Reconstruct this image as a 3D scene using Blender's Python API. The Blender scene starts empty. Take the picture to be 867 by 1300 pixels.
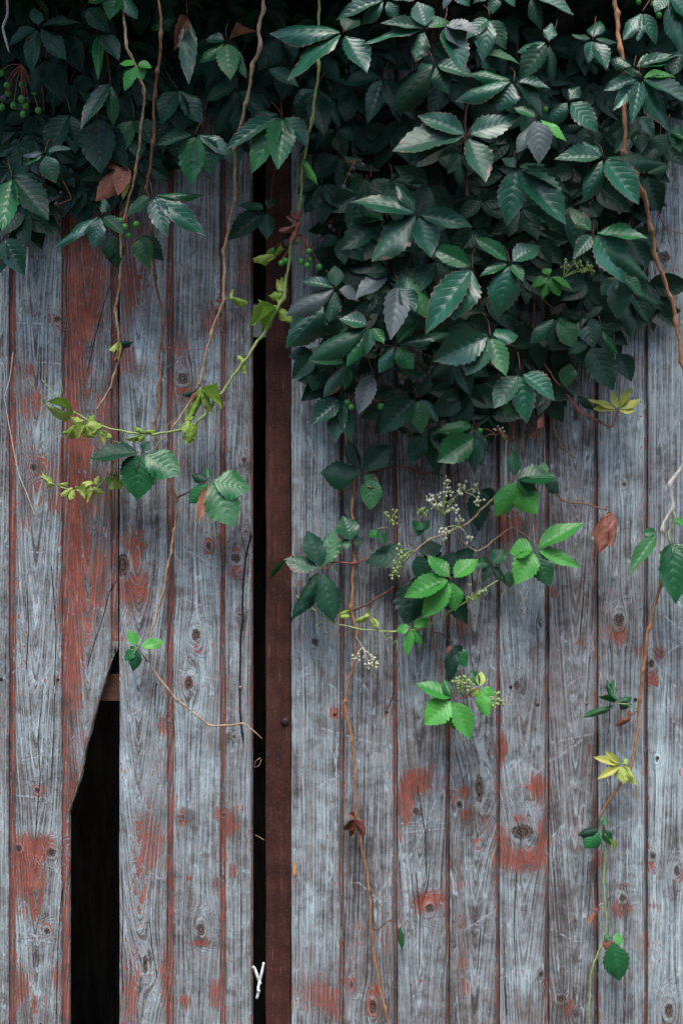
import bpy, math, random
import numpy as np
from mathutils import Vector, Matrix

random.seed(11)
rng = np.random.default_rng(5)
scn = bpy.context.scene
col = scn.collection

# ---------------------------------------------------------------- camera, sky, sun, exposure
S = 0.0015            # metres on the gate face per unit of the layout grid
D = 2.8               # metres from camera to gate face
ZC = 1.45             # camera height
cam = bpy.data.cameras.new('camera')
cam.sensor_fit = 'VERTICAL'; cam.sensor_height = 36.0; cam.sensor_width = 24.0
cam.lens = 36.0 * D / (1300 * S)
cam.clip_end = 200.0
camo = bpy.data.objects.new('camera', cam); col.objects.link(camo)
camo.location = (0, -D, ZC); camo.rotation_euler = (math.radians(90), 0, 0)
scn.camera = camo

SUN_EL, SUN_AZ = 64.0, -14.0      # behind the camera, a little to its left
world = bpy.data.worlds.new('World'); scn.world = world; world.use_nodes = True
wn = world.node_tree.nodes; wl = world.node_tree.links
sky = wn.new('ShaderNodeTexSky'); sky.sky_type = 'NISHITA'; sky.sun_disc = False
sky.sun_elevation = math.radians(SUN_EL)
sky.sun_rotation = math.radians(180 + SUN_AZ)
sky.air_density = 1.0; sky.dust_density = 2.0; sky.ozone_density = 1.0
wl.new(sky.outputs[0], wn['Background'].inputs[0])
wn['Background'].inputs[1].default_value = 0.15
sun = bpy.data.lights.new('sun', 'SUN'); sun.energy = 1.5; sun.angle = math.radians(35)
sun.color = (1.0, 0.955, 0.9)
suno = bpy.data.objects.new('sun', sun); col.objects.link(suno)
el, az = math.radians(SUN_EL), math.radians(SUN_AZ)
sdir = Vector((math.sin(az) * math.cos(el), -math.cos(az) * math.cos(el), math.sin(el)))
suno.rotation_euler = sdir.to_track_quat('Z', 'Y').to_euler()
scn.view_settings.view_transform = 'Standard'; scn.view_settings.look = 'None'
scn.view_settings.gamma = 1.0; scn.view_settings.use_curve_mapping = False
scn.view_settings.exposure = 1.5
scn.cycles.max_bounces = 6; scn.cycles.transparent_max_bounces = 4

# ---------------------------------------------------------------- helpers
def at(px, py, d=0.0):
    k = S * (D - d) / D
    return Vector(((px - 433.5) * k, -d, ZC + (650 - py) * k))

def link(name, me, mat=None, parent=None, loc=None):
    o = bpy.data.objects.new(name, me); col.objects.link(o)
    if parent is not None: o.parent = parent
    if loc is not None: o.location = loc
    if mat is not None and me is not None and not me.materials: me.materials.append(mat)
    return o

def tag(o, label=None, cat=None, group=None, kind=None):
    if label: o['label'] = label
    if cat: o['category'] = cat
    if group: o['group'] = group
    if kind: o['kind'] = kind
    return o

def empty(name, loc, label, cat, group=None):
    o = bpy.data.objects.new(name, None); col.objects.link(o)
    o.location = loc; o.empty_display_size = 0.05
    return tag(o, label, cat, group)

def mesh(name, V, F, smooth=True):
    me = bpy.data.meshes.new(name)
    me.from_pydata([tuple(v) for v in V], [], F)
    if smooth: me.polygons.foreach_set('use_smooth', [True] * len(me.polygons))
    me.update()
    return me

def box_vf(lo, hi, base=0):
    (x0, y0, z0), (x1, y1, z1) = lo, hi
    V = [(x0,y0,z0),(x1,y0,z0),(x1,y1,z0),(x0,y1,z0),(x0,y0,z1),(x1,y0,z1),(x1,y1,z1),(x0,y1,z1)]
    F = [(0,3,2,1),(4,5,6,7),(0,1,5,4),(1,2,6,5),(2,3,7,6),(3,0,4,7)]
    return V, [tuple(i + base for i in f) for f in F]

def spline(pts, step=0.006, tens=.26):
    """Catmull-Rom through points (x,y,z,r) -> resampled list"""
    P = [np.array(p, float) for p in pts]
    if len(P) == 2: P = [P[0], (P[0] + P[1]) / 2, P[1]]
    Q = [2 * P[0] - P[1]] + P + [2 * P[-1] - P[-2]]
    out = []
    for i in range(1, len(Q) - 2):
        a, b, c, d_ = Q[i-1], Q[i], Q[i+1], Q[i+2]
        n = max(2, int(np.linalg.norm(c[:3] - b[:3]) / step))
        for k in range(n):
            t = k / n
            m0 = (c - a) * tens; m1 = (d_ - b) * tens
            out.append((2*t**3 - 3*t*t + 1) * b + (t**3 - 2*t*t + t) * m0 + (3*t*t - 2*t**3) * c + (t**3 - t*t) * m1)
    out.append(P[-1])
    return np.array(out)

def tube(path, sides=7, base=0):
    """path: n x 4 (xyz r) -> verts, faces"""
    p = path[:, :3]; r = path[:, 3]
    n = len(p)
    tng = np.gradient(p, axis=0); tng /= (np.linalg.norm(tng, axis=1)[:, None] + 1e-12)
    ref = np.array([0.0, 1.0, 0.15])
    V, F = [], []
    ang = np.linspace(0, 2*math.pi, sides, endpoint=False)
    for i in range(n):
        u = np.cross(tng[i], ref); u /= (np.linalg.norm(u) + 1e-9)
        v = np.cross(tng[i], u)
        for a in ang: V.append(p[i] + r[i] * (math.cos(a) * u + math.sin(a) * v))
    for i in range(n - 1):
        for k in range(sides):
            a = base + i*sides + k; b = base + i*sides + (k+1) % sides
            F.append((a, b, b + sides, a + sides))
    F.append(tuple(base + k for k in range(sides))[::-1])
    F.append(tuple(base + (n-1)*sides + k for k in range(sides)))
    return V, F

# ---------------------------------------------------------------- node helper
class NT:
    def __init__(s, name):
        s.m = bpy.data.materials.new(name); s.m.use_nodes = True
        s.t = s.m.node_tree; s.n = s.t.nodes; s.bsdf = s.n['Principled BSDF']
    def set(s, sock, v):
        if isinstance(v, bpy.types.NodeSocket): s.t.links.new(v, sock)
        else: sock.default_value = v
    def math(s, op, a, b=None, c=None, clamp=False):
        n = s.n.new('ShaderNodeMath'); n.operation = op; n.use_clamp = clamp
        s.set(n.inputs[0], a)
        if b is not None: s.set(n.inputs[1], b)
        if c is not None: s.set(n.inputs[2], c)
        return n.outputs[0]
    def step(s, x, lo, hi, a=0.0, b=1.0):
        n = s.n.new('ShaderNodeMapRange'); n.interpolation_type = 'SMOOTHSTEP'
        s.set(n.inputs[0], x); s.set(n.inputs[1], lo); s.set(n.inputs[2], hi); s.set(n.inputs[3], a); s.set(n.inputs[4], b)
        return n.outputs[0]
    def mix(s, f, a, b, mode='MIX'):
        n = s.n.new('ShaderNodeMix'); n.data_type = 'RGBA'; n.blend_type = mode
        s.set(n.inputs[0], f); s.set(n.inputs[6], a if not isinstance(a, tuple) else (*a, 1)); s.set(n.inputs[7], b if not isinstance(b, tuple) else (*b, 1))
        return n.outputs[2]
    def comb(s, x, y, z):
        n = s.n.new('ShaderNodeCombineXYZ'); s.set(n.inputs[0], x); s.set(n.inputs[1], y); s.set(n.inputs[2], z); return n.outputs[0]
    def sep(s, v):
        n = s.n.new('ShaderNodeSeparateXYZ'); s.set(n.inputs[0], v); return n.outputs
    def noise(s, vec, scale=1.0, detail=3.0, rough=0.55, dist=0.0):
        n = s.n.new('ShaderNodeTexNoise'); s.set(n.inputs['Vector'], vec); n.inputs['Scale'].default_value = scale
        n.inputs['Detail'].default_value = detail; n.inputs['Roughness'].default_value = rough; n.inputs['Distortion'].default_value = dist
        return n.outputs[0]
    def attr(s, name):
        n = s.n.new('ShaderNodeAttribute'); n.attribute_name = name; return n
    def pos(s):
        return s.n.new('ShaderNodeNewGeometry').outputs['Position']
    def mapping(s, vec, rot=(0,0,0), scale=(1,1,1)):
        n = s.n.new('ShaderNodeMapping'); s.set(n.inputs[0], vec); n.inputs[2].default_value = rot; n.inputs[3].default_value = scale
        return n.outputs[0]
    def bump(s, h, dist=0.001, strength=1.0):
        n = s.n.new('ShaderNodeBump'); n.inputs['Strength'].default_value = strength; n.inputs['Distance'].default_value = dist
        s.set(n.inputs['Height'], h); s.t.links.new(n.outputs[0], s.bsdf.inputs['Normal'])

def make_wood():
    t = NT('weathered_wood')
    f1 = t.attr('grain'); f2 = t.attr('marks')
    F, paint, kn = t.sep(f1.outputs['Vector']); crack, scratch, seed = t.sep(f2.outputs['Vector'])
    P = t.pos(); X, Y, Z = t.sep(P)
    sd = t.math('MULTIPLY', seed, 17.3)
    s1 = t.noise(t.comb(t.math('MULTIPLY', F, 430.0), sd, t.math('MULTIPLY', Z, 3.4)), 1.0, 4, 0.62)
    s2 = t.noise(t.comb(t.math('MULTIPLY', F, 900.0), sd, t.math('MULTIPLY', Z, 14.0)), 1.0, 3, 0.65)
    s3 = t.noise(t.comb(t.math('MULTIPLY', F, 45.0), sd, t.math('MULTIPLY', Z, 2.0)), 1.0, 3, 0.5)
    bl = t.noise(P, 9.0, 4, 0.6); bl2 = t.noise(P, 34.0, 5, 0.62, 0.4); bl3 = t.noise(P, 130.0, 4, 0.65)
    # growth rings
    warp = t.noise(t.comb(t.math('MULTIPLY', F, 20.0), sd, t.math('MULTIPLY', Z, 1.5)), 1.0, 2, 0.5)
    ph = t.math('ADD', t.math('MULTIPLY', F, 900.0), t.math('MULTIPLY', warp, 22.0))
    near = t.step(t.math('ADD', kn, t.math('MULTIPLY', t.math('SUBTRACT', bl2, 0.5), 2.0)), 4.2, 2.4)
    ph = t.math('ADD', ph, t.math('MULTIPLY', near, t.math('MULTIPLY', kn, 5.0)))
    ring = t.math('POWER', t.math('MULTIPLY_ADD', t.math('SINE', ph), 0.5, 0.5), 3.0)
    # grey wood tone
    v = t.math('MULTIPLY_ADD', t.math('SUBTRACT', s1, 0.5), 1.45, 0.49)
    v = t.math('ADD', v, t.math('MULTIPLY', t.math('SUBTRACT', s2, 0.5), 1.45))
    v = t.math('ADD', v, t.math('MULTIPLY', t.math('SUBTRACT', bl, 0.5), 1.0))
    v = t.math('ADD', v, t.math('MULTIPLY', t.math('SUBTRACT', s3, 0.5), 0.8))
    v = t.math('ADD', v, t.math('MULTIPLY', t.math('SUBTRACT', bl2, 0.5), 0.95))
    v = t.math('ADD', v, t.math('MULTIPLY', t.math('SUBTRACT', bl3, 0.5), 0.6))
    v = t.math('ADD', v, t.math('MULTIPLY', t.math('SUBTRACT', seed, 0.5), 0.55))
    v = t.math('SUBTRACT', v, t.math('MULTIPLY', ring, 0.14))
    cr = t.n.new('ShaderNodeValToRGB'); t.set(cr.inputs[0], v)
    e = cr.color_ramp.elements
    e[0].position = 0.02; e[0].color = (0.060, 0.052, 0.052, 1)
    e[1].position = 1.0; e[1].color = (0.56, 0.71, 0.73, 1)
    for p, c in ((0.26, (0.128, 0.119, 0.117)), (0.48, (0.218, 0.246, 0.257)), (0.72, (0.328, 0.416, 0.448))):
        q = e.new(p); q.color = (*c, 1)
    c = cr.outputs[0]
    # brownish weather streaks
    brown = t.math('MULTIPLY', t.step(s3, 0.46, 0.66), t.step(t.noise(P, 6.0, 4, 0.6), 0.38, 0.6))
    c = t.mix(t.math('MULTIPLY', brown, 0.6), c, (0.135, 0.098, 0.084))
    # rubbed pale scuffs and fine scratches
    sc = t.math('MULTIPLY', t.step(t.noise(t.mapping(P, (0, 0.5, 0), (70, 40, 26)), 1.0, 6, 0.72, 1.2), 0.555, 0.67), t.step(bl, 0.36, 0.56))
    c = t.mix(t.math('MULTIPLY', sc, 0.66), c, (0.54, 0.66, 0.70))
    lines = None
    for rot, thr in ((0.62, 0.652), (-0.8, 0.662), (1.35, 0.662), (0.12, 0.668), (-0.3, 0.668)):
        ln = t.step(t.noise(t.mapping(P, (0, rot, 0), (520, 40, 13)), 1.0, 2, 0.5, 0.25), thr, thr + 0.05)
        lines = ln if lines is None else t.math('MAXIMUM', lines, ln)
    lines = t.math('MULTIPLY', lines, t.step(bl2, 0.40, 0.62))
    c = t.mix(t.math('MULTIPLY', lines, 0.62), c, (0.60, 0.68, 0.72))
    c = t.mix(t.math('MULTIPLY', t.math('MULTIPLY', t.step(t.math('ABSOLUTE', scratch), 1.7, 0.3), t.step(bl3, 0.38, 0.62)), 0.48), c, (0.60, 0.68, 0.72))
    # red paint remains
    pm = t.math('ADD', t.math('ADD', paint, t.math('MULTIPLY', t.math('SUBTRACT', bl, 0.5), 0.45)), t.math('MULTIPLY', t.math('SUBTRACT', bl2, 0.5), 1.75))
    pm = t.math('ADD', pm, t.math('MULTIPLY', t.math('SUBTRACT', s1, 0.5), 1.1))
    pm = t.math('ADD', pm, t.math('MULTIPLY', t.math('SUBTRACT', bl3, 0.5), 1.4))
    pm = t.math('ADD', pm, t.math('MULTIPLY', t.math('SUBTRACT', s2, 0.5), 1.2))
    pm = t.math('SUBTRACT', pm, t.math('MULTIPLY', ring, 0.62))
    pmask = t.step(pm, 0.45, 0.53)
    c = t.mix(t.math('MULTIPLY', t.step(pm, 0.02, 0.45), 0.34), c, (0.215, 0.100, 0.078))
    pmask = t.math('MULTIPLY', pmask, t.math('SUBTRACT', 1.0, t.math('MULTIPLY', lines, 0.8)))
    rv = t.math('ADD', t.math('MULTIPLY', s2, 0.7), t.math('MULTIPLY', bl2, 0.5))
    red = t.mix(t.step(rv, 0.35, 0.85), (0.13, 0.022, 0.011), (0.38, 0.078, 0.034))
    c = t.mix(t.math('MULTIPLY', pmask, 0.84), c, red)
    # knots: pale collar, dark ringed heart
    c = t.mix(t.math('MULTIPLY', t.math('MULTIPLY', t.step(kn, 1.6, 1.15), t.step(kn, 0.85, 1.0)), t.math('MULTIPLY', t.step(bl2, 0.3, 0.7), 0.5)), c, (0.36, 0.37, 0.38))
    kr = t.math('MULTIPLY_ADD', t.math('SINE', t.math('MULTIPLY_ADD', kn, 16.0, t.math('MULTIPLY', bl3, 9.0))), 0.5, 0.5)
    kc = t.mix(kr, (0.022, 0.016, 0.015), (0.155, 0.105, 0.085))
    kc = t.mix(t.math('MULTIPLY', t.step(bl3, 0.5, 0.66), 0.8), kc, (0.012, 0.010, 0.010))
    kmask = t.step(t.math('ADD', kn, t.math('MULTIPLY', t.math('SUBTRACT', bl3, 0.5), 1.5)), 1.05, 0.70)
    c = t.mix(kmask, c, kc)
    # fine checks and cracks
    chk = t.step(t.noise(t.comb(t.math('MULTIPLY', F, 640.0), sd, t.math('MULTIPLY', Z, 2.6)), 1.0, 2, 0.5), 0.64, 0.70)
    chk = t.math('MULTIPLY', chk, t.step(s3, 0.40, 0.58))
    c = t.mix(t.math('MULTIPLY', chk, 0.55), c, (0.030, 0.026, 0.026))
    ck = t.step(t.math('ADD', t.math('ABSOLUTE', crack), t.math('MULTIPLY', t.math('SUBTRACT', bl3, 0.5), 1.2)), 1.35, 0.55)
    c = t.mix(ck, c, (0.012, 0.010, 0.010))
    t.set(t.bsdf.inputs['Base Color'], c)
    t.set(t.bsdf.inputs['Roughness'], 0.78)
    t.bsdf.inputs['Specular IOR Level'].default_value = 0.28
    h = t.math('ADD', t.math('MULTIPLY', s1, 0.7), t.math('MULTIPLY', s2, 0.6))
    h = t.math('SUBTRACT', h, t.math('MULTIPLY', chk, 1.3))
    h = t.math('ADD', h, t.math('MULTIPLY', ring, 0.35))
    h = t.math('SUBTRACT', h, t.math('MULTIPLY', ck, 2.0))
    h = t.math('ADD', h, t.math('MULTIPLY', bl3, 0.35))
    h = t.math('ADD', h, t.math('MULTIPLY', pmask, 0.45))
    t.bump(h, 0.0016, 0.9)
    return t.m

def make_plain(name, c0, c1, scale=40.0, rough=0.8, metal=0.0, bump=0.0006, stretch=(1,1,1), c2=None, spec=0.4):
    t = NT(name); P = t.mapping(t.pos(), (0,0,0), stretch)
    n1 = t.noise(P, scale, 5, 0.62); n2 = t.noise(P, scale * 4.2, 4, 0.65)
    k = t.math('ADD', t.math('MULTIPLY', n1, 0.65), t.math('MULTIPLY', n2, 0.4))
    c = t.mix(t.step(k, 0.34, 0.72), c0, c1)
    if c2: c = t.mix(t.math('MULTIPLY', t.step(n1, 0.58, 0.70), t.step(n2, 0.45, 0.62)), c, c2)
    t.set(t.bsdf.inputs['Base Color'], c); t.bsdf.inputs['Roughness'].default_value = rough
    t.bsdf.inputs['Metallic'].default_value = metal; t.bsdf.inputs['Specular IOR Level'].default_value = spec
    t.bump(k, bump, 0.8)
    return t.m

def make_rust():
    t = NT('rusty_steel'); P = t.pos()
    n1 = t.noise(P, 18.0, 5, 0.6); n2 = t.noise(P, 160.0, 4, 0.65); n3 = t.noise(P, 700.0, 2, 0.6)
    c = t.mix(t.step(n1, 0.35, 0.68), (0.034, 0.012, 0.010), (0.066, 0.024, 0.018))
    c = t.mix(t.math('MULTIPLY', t.step(n2, 0.54, 0.72), 0.6), c, (0.135, 0.055, 0.034))
    ns = t.noise(t.mapping(P, (0, 0, 0), (170, 30, 5)), 1.0, 4, 0.6)
    c = t.mix(t.math('MULTIPLY', t.step(ns, 0.5, 0.68), 0.7), c, (0.022, 0.010, 0.010))
    c = t.mix(t.math('MULTIPLY', t.step(ns, 0.44, 0.30), t.step(n1, 0.4, 0.6)), c, (0.125, 0.046, 0.028))
    c = t.mix(t.math('MULTIPLY', t.step(n3, 0.62, 0.72), 0.5), c, (0.20, 0.12, 0.10))
    ln = t.step(t.noise(t.mapping(P, (0, 0.25, 0), (420, 40, 15)), 1.0, 2, 0.5, 0.6), 0.70, 0.73)
    ln = t.math('MAXIMUM', ln, t.step(t.noise(t.mapping(P, (0, -0.9, 0), (420, 40, 20)), 1.0, 2, 0.5, 0.6), 0.71, 0.74))
    c = t.mix(t.math('MULTIPLY', t.math('MULTIPLY', ln, t.step(n1, 0.42, 0.6)), 0.6), c, (0.30, 0.17, 0.14))
    t.set(t.bsdf.inputs['Base Color'], c); t.bsdf.inputs['Roughness'].default_value = 0.62
    t.bsdf.inputs['Specular IOR Level'].default_value = 0.16
    t.bump(t.math('ADD', n2, t.math('MULTIPLY', n3, 0.6)), 0.0006, 0.8)
    return t.m

def make_leaf(name, c0, c1, vein=(0.10, 0.2, 0.09), dam=0.0, dcol=(0.16, 0.085, 0.045), rough=0.42, trans=0.12, blotch=None, rim=None, spec=.42):
    """leaf blade: tone noise, pinnate veins in relief, browned patches from the margin inwards"""
    t = NT(name)
    uv = t.n.new('ShaderNodeUVMap'); uv.uv_map = 'UVMap'
    U, V, _ = t.sep(uv.outputs[0])               # U -1..1 stored as 0..1 , V 0 base .. 1 tip
    oi = t.n.new('ShaderNodeObjectInfo'); R = oi.outputs['Random']
    P = t.pos()
    au = t.math('ABSOLUTE', t.math('MULTIPLY_ADD', U, 2.0, -1.0))
    n1 = t.noise(P, 38.0, 4, 0.6); n2 = t.noise(P, 150.0, 4, 0.65)
    k = t.math('ADD', t.math('MULTIPLY', R, 0.55), t.math('MULTIPLY', n1, 0.6))
    c = t.mix(t.step(k, 0.25, 0.9), c0, c1)
    c = t.mix(t.math('MULTIPLY', t.step(n2, 0.45, 0.7), 0.12), c, tuple(x * 0.55 for x in c0))
    # lateral veins
    ph = t.math('SUBTRACT', t.math('MULTIPLY', V, 7.0), t.math('MULTIPLY', t.math('POWER', au, 0.9), 1.7))
    fr = t.math('ABSOLUTE', t.math('SUBTRACT', t.math('FRACT', ph), 0.5))       # 0 mid cell .. 0.5 at vein
    lv = t.math('MULTIPLY', t.step(fr, 0.42, 0.49), t.step(au, 0.95, 0.5))
    mv = t.step(au, 0.075, 0.03)
    vn = t.math('MAXIMUM', t.math('MULTIPLY', lv, 0.55), mv)
    c = t.mix(t.math('MULTIPLY', vn, 0.17), c, vein)
    if blotch:
        c = t.mix(t.math('MULTIPLY', t.step(n1, 0.5, 0.66), 0.85), c, blotch)
    if rim:
        edge = t.step(t.math('ADD', au, t.math('MULTIPLY', t.math('SUBTRACT', n2, 0.5), 0.3)), 0.90, 0.99)
        c = t.mix(t.math('MULTIPLY', edge, t.step(R, 0.35, 0.7)), c, rim)
    dmask = 0.0
    if dam > 0:
        e = t.math('ADD', t.math('MULTIPLY', au, 0.55), t.math('MULTIPLY', t.math('SUBTRACT', n1, 0.5), 2.0))
        e = t.math('ADD', e, t.math('MULTIPLY', t.math('SUBTRACT', n2, 0.5), 1.1))
        e = t.math('ADD', e, t.math('MULTIPLY', V, 0.12))
        dmask = t.step(e, 0.86 - dam, 1.0 - dam)
        c = t.mix(t.math('MULTIPLY', dmask, 0.9), c, t.mix(t.step(n2, 0.35, 0.65), dcol, tuple(min(1, x * 2.1) for x in dcol)))
    t.set(t.bsdf.inputs['Base Color'], c)
    rr = t.math('MULTIPLY_ADD', n1, 0.16, rough - 0.10)
    t.set(t.bsdf.inputs['Roughness'], rr)
    t.bsdf.inputs['Specular IOR Level'].default_value = spec
    h = t.math('ADD', t.math('MULTIPLY', vn, -0.4), t.math('MULTIPLY', t.math('SUBTRACT', 0.5, fr), 0.7))
    h = t.math('ADD', h, t.math('MULTIPLY', n2, 0.22))
    t.bump(h, 0.0010, 0.75)
    if trans > 0:
        tr = t.n.new('ShaderNodeBsdfTranslucent'); t.set(tr.inputs[0], t.mix(0.5, c, (0.12, 0.32, 0.03), 'MULTIPLY' if False else 'MIX'))
        mx = t.n.new('ShaderNodeMixShader'); mx.inputs[0].default_value = trans
        t.t.links.new(t.bsdf.outputs[0], mx.inputs[1]); t.t.links.new(tr.outputs[0], mx.inputs[2])
        t.t.links.new(mx.outputs[0], t.n['Material Output'].inputs[0])
    return t.m

WOOD = make_wood()
RUST = make_rust()
RAWWOOD = make_plain('raw_broken_wood', (0.10, 0.075, 0.06), (0.24, 0.19, 0.15), 60, 0.85, stretch=(1, 1, .15))
RAIL = make_plain('old_rail_wood', (0.07, 0.035, 0.025), (0.15, 0.075, 0.05), 40, 0.85, stretch=(.2, 1, 1))
INNER = make_plain('dark_boards', (0.06, 0.055, 0.05), (0.17, 0.155, 0.14), 14, 0.9, stretch=(1, 1, .2))
STEEL = make_plain('dull_steel', (0.10, 0.08, 0.07), (0.30, 0.24, 0.2), 300, 0.5, 0.6)
DARKSTEEL = make_plain('dark_bolt_steel', (0.02, 0.015, 0.015), (0.06, 0.04, 0.035), 300, 0.55, 0.5)
WHITE = make_plain('white_plastic', (0.62, 0.64, 0.64), (0.82, 0.83, 0.82), 90, 0.5)
GROUNDM = make_plain('bare_ground', (0.06, 0.055, 0.045), (0.14, 0.125, 0.10), 7, 0.95, bump=0.004, c2=(0.05, 0.075, 0.03))
ROOFM = make_plain('roof_felt', (0.04, 0.04, 0.042), (0.09, 0.09, 0.092), 30, 0.9)
CHIPM = make_plain('orange_splinter', (0.42, 0.20, 0.05), (0.6, 0.32, 0.09), 200, 0.7)
STEMS = {
    'tan':  make_plain('tan_vine_bark', (0.17, 0.095, 0.055), (0.50, 0.37, 0.24), 150, 0.65, stretch=(1,1,.35)),
    'brown': make_plain('brown_vine_bark', (0.08, 0.034, 0.020), (0.32, 0.16, 0.09), 150, 0.65, stretch=(1,1,.35)),
    'orange': make_plain('orange_vine_bark', (0.15, 0.062, 0.028), (0.45, 0.235, 0.115), 150, 0.6, stretch=(1,1,.35)),
    'green': make_plain('green_vine_skin', (0.16, 0.24, 0.06), (0.36, 0.42, 0.16), 110, 0.5, stretch=(1,1,.35)),
    'straw': make_plain('dry_straw_skin', (0.34, 0.31, 0.27), (0.60, 0.56, 0.50), 160, 0.7, stretch=(1,1,.35)),
    'dark': make_plain('dark_vine_bark', (0.055, 0.022, 0.018), (0.15, 0.065, 0.045), 130, 0.7, stretch=(1,1,.35)),
    'red':  make_plain('red_vine_skin', (0.20, 0.045, 0.035), (0.36, 0.12, 0.075), 140, 0.55, stretch=(1,1,.35)),
}
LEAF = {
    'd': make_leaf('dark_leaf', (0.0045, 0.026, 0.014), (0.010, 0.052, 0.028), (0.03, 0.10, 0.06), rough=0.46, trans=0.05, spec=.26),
    'p': make_leaf('painted_sheen_leaf', (0.005, 0.050, 0.027), (0.012, 0.094, 0.052), (0.06, 0.16, 0.12), rough=0.36, trans=0.07, spec=.55, rim=(0.17, 0.085, 0.075)),  # lighter copy of the dark leaf; sky sheen put into colour and gloss
    'm': make_leaf('mid_leaf', (0.008, 0.070, 0.024), (0.018, 0.13, 0.038), (0.06, 0.21, 0.09), rough=0.34, trans=0.10),
    'b': make_leaf('bright_leaf', (0.036, 0.21, 0.036), (0.085, 0.36, 0.055), (0.17, 0.40, 0.13), rough=0.40, trans=0.22),
    'y': make_leaf('young_yellow_leaf', (0.22, 0.38, 0.05), (0.46, 0.56, 0.14), (0.5, 0.58, 0.25), dam=0.03, dcol=(0.16, 0.075, 0.035), rough=0.45, trans=0.25),
    'c': make_leaf('browned_leaf', (0.012, 0.048, 0.028), (0.030, 0.090, 0.055), (0.09, 0.15, 0.11), dam=0.22, dcol=(0.105, 0.060, 0.052), rough=0.44, trans=0.05),
    'k': make_leaf('mottled_mid_leaf', (0.014, 0.080, 0.028), (0.040, 0.15, 0.055), (0.08, 0.2, 0.09), dam=0.17, dcol=(0.12, 0.05, 0.03), rough=0.40, trans=0.10),
    'g': make_leaf('greyed_leaf', (0.045, 0.066, 0.062), (0.085, 0.105, 0.105), (0.13, 0.15, 0.15), dam=0.10, dcol=(0.10, 0.055, 0.055), rough=0.42, trans=0.04),
    'r': make_leaf('dead_red_leaf', (0.15, 0.045, 0.028), (0.33, 0.13, 0.085), (0.32, 0.17, 0.11), dam=0.10, dcol=(0.10, 0.035, 0.02), rough=0.6, trans=0.08, blotch=(0.085, 0.03, 0.022)),
    'o': make_leaf('yellowed_leaf', (0.30, 0.33, 0.05), (0.48, 0.48, 0.11), (0.5, 0.48, 0.2), dam=0.05, dcol=(0.24, 0.11, 0.045), rough=0.5, trans=0.25),
}
BERRY = make_plain('green_berry_skin', (0.04, 0.20, 0.035), (0.08, 0.32, 0.06), 90, 0.35)
DARKBERRY = make_plain('grey_berry_skin', (0.05, 0.05, 0.06), (0.12, 0.11, 0.12), 90, 0.45)
BUDM = make_plain('cream_flower_bud', (0.42, 0.43, 0.30), (0.72, 0.70, 0.54), 240, 0.6)
GBUDM = make_plain('green_flower_bud', (0.16, 0.28, 0.07), (0.40, 0.48, 0.20), 240, 0.6)

# ---------------------------------------------------------------- setting
def sheet(name, lo, hi, mat):
    V, F = box_vf(lo, hi); me = mesh(name, V, F, False)
    return tag(link(name, me, mat), kind='structure')
sheet('ground', (-60, -60, -0.3), (60, 60, 0.0), GROUNDM)
sheet('shed_floor', (-2.2, 0.12, 0.004), (2.2, 1.2, 0.05), INNER)
sheet('shed_ceiling_shade_eave', (-2.3, -0.30, 2.475), (2.3, 1.3, 2.55), ROOFM)  # front overhang is out of view, added to darken the upper gate
sheet('shed_wall_left', (-2.3, 0.10, 0.004), (-2.2, 1.2, 2.475), INNER)
sheet('shed_wall_right', (2.2, 0.10, 0.004), (2.3, 1.2, 2.475), INNER)
sheet('shed_wall_front_left', (-2.3, 0.0, 0.004), (-0.735, 0.095, 2.475), INNER)
sheet('shed_wall_front_right', (0.692, 0.0, 0.004), (2.3, 0.095, 2.475), INNER)
sheet('sky_blocker_wall', (-14, -6.6, 0.004), (14, -6.2, 5.0), make_plain('dull_render', (0.12, 0.115, 0.10), (0.2, 0.19, 0.17), 3, 0.9))  # unseen wall added behind the camera to cut low sky light
sheet('slot_backdrop_wall', (-8, 6.0, 0.004), (8, 6.3, 4.5), make_plain('dim_backdrop_tone', (0.022, 0.03, 0.025), (0.05, 0.06, 0.05), 6, 0.9))  # added backdrop behind the back-board slot, dims the daylight seen through it
# back boards with one missing board through which daylight falls
bw = tag(bpy.data.objects.new('shed_wall_back', None), kind='structure'); col.objects.link(bw); bw.location = (0, 1.1, 0.0)
xg = (329 - 433.5) * S * (D + 1.1) / D
zt = ZC + (650 - 385) * S * (D + 1.1) / D; zb = ZC + (650 - 428) * S * (D + 1.1) / D
xs = -2.2; i = 0
while xs < 2.2:
    xe = min(2.2, xs + 0.16)
    segs = [(0.01, 2.465)]
    if xs - 0.04 < xg < xe: segs = [(0.01, zb), (zt, 2.465)]
    for (za, zb_) in segs:
        V, F = box_vf((xs + .002, 0.0, za), (xe - .002, 0.03, zb_)); link('board', mesh('board', V, F, False), INNER, bw)
    xs = xe

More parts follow.
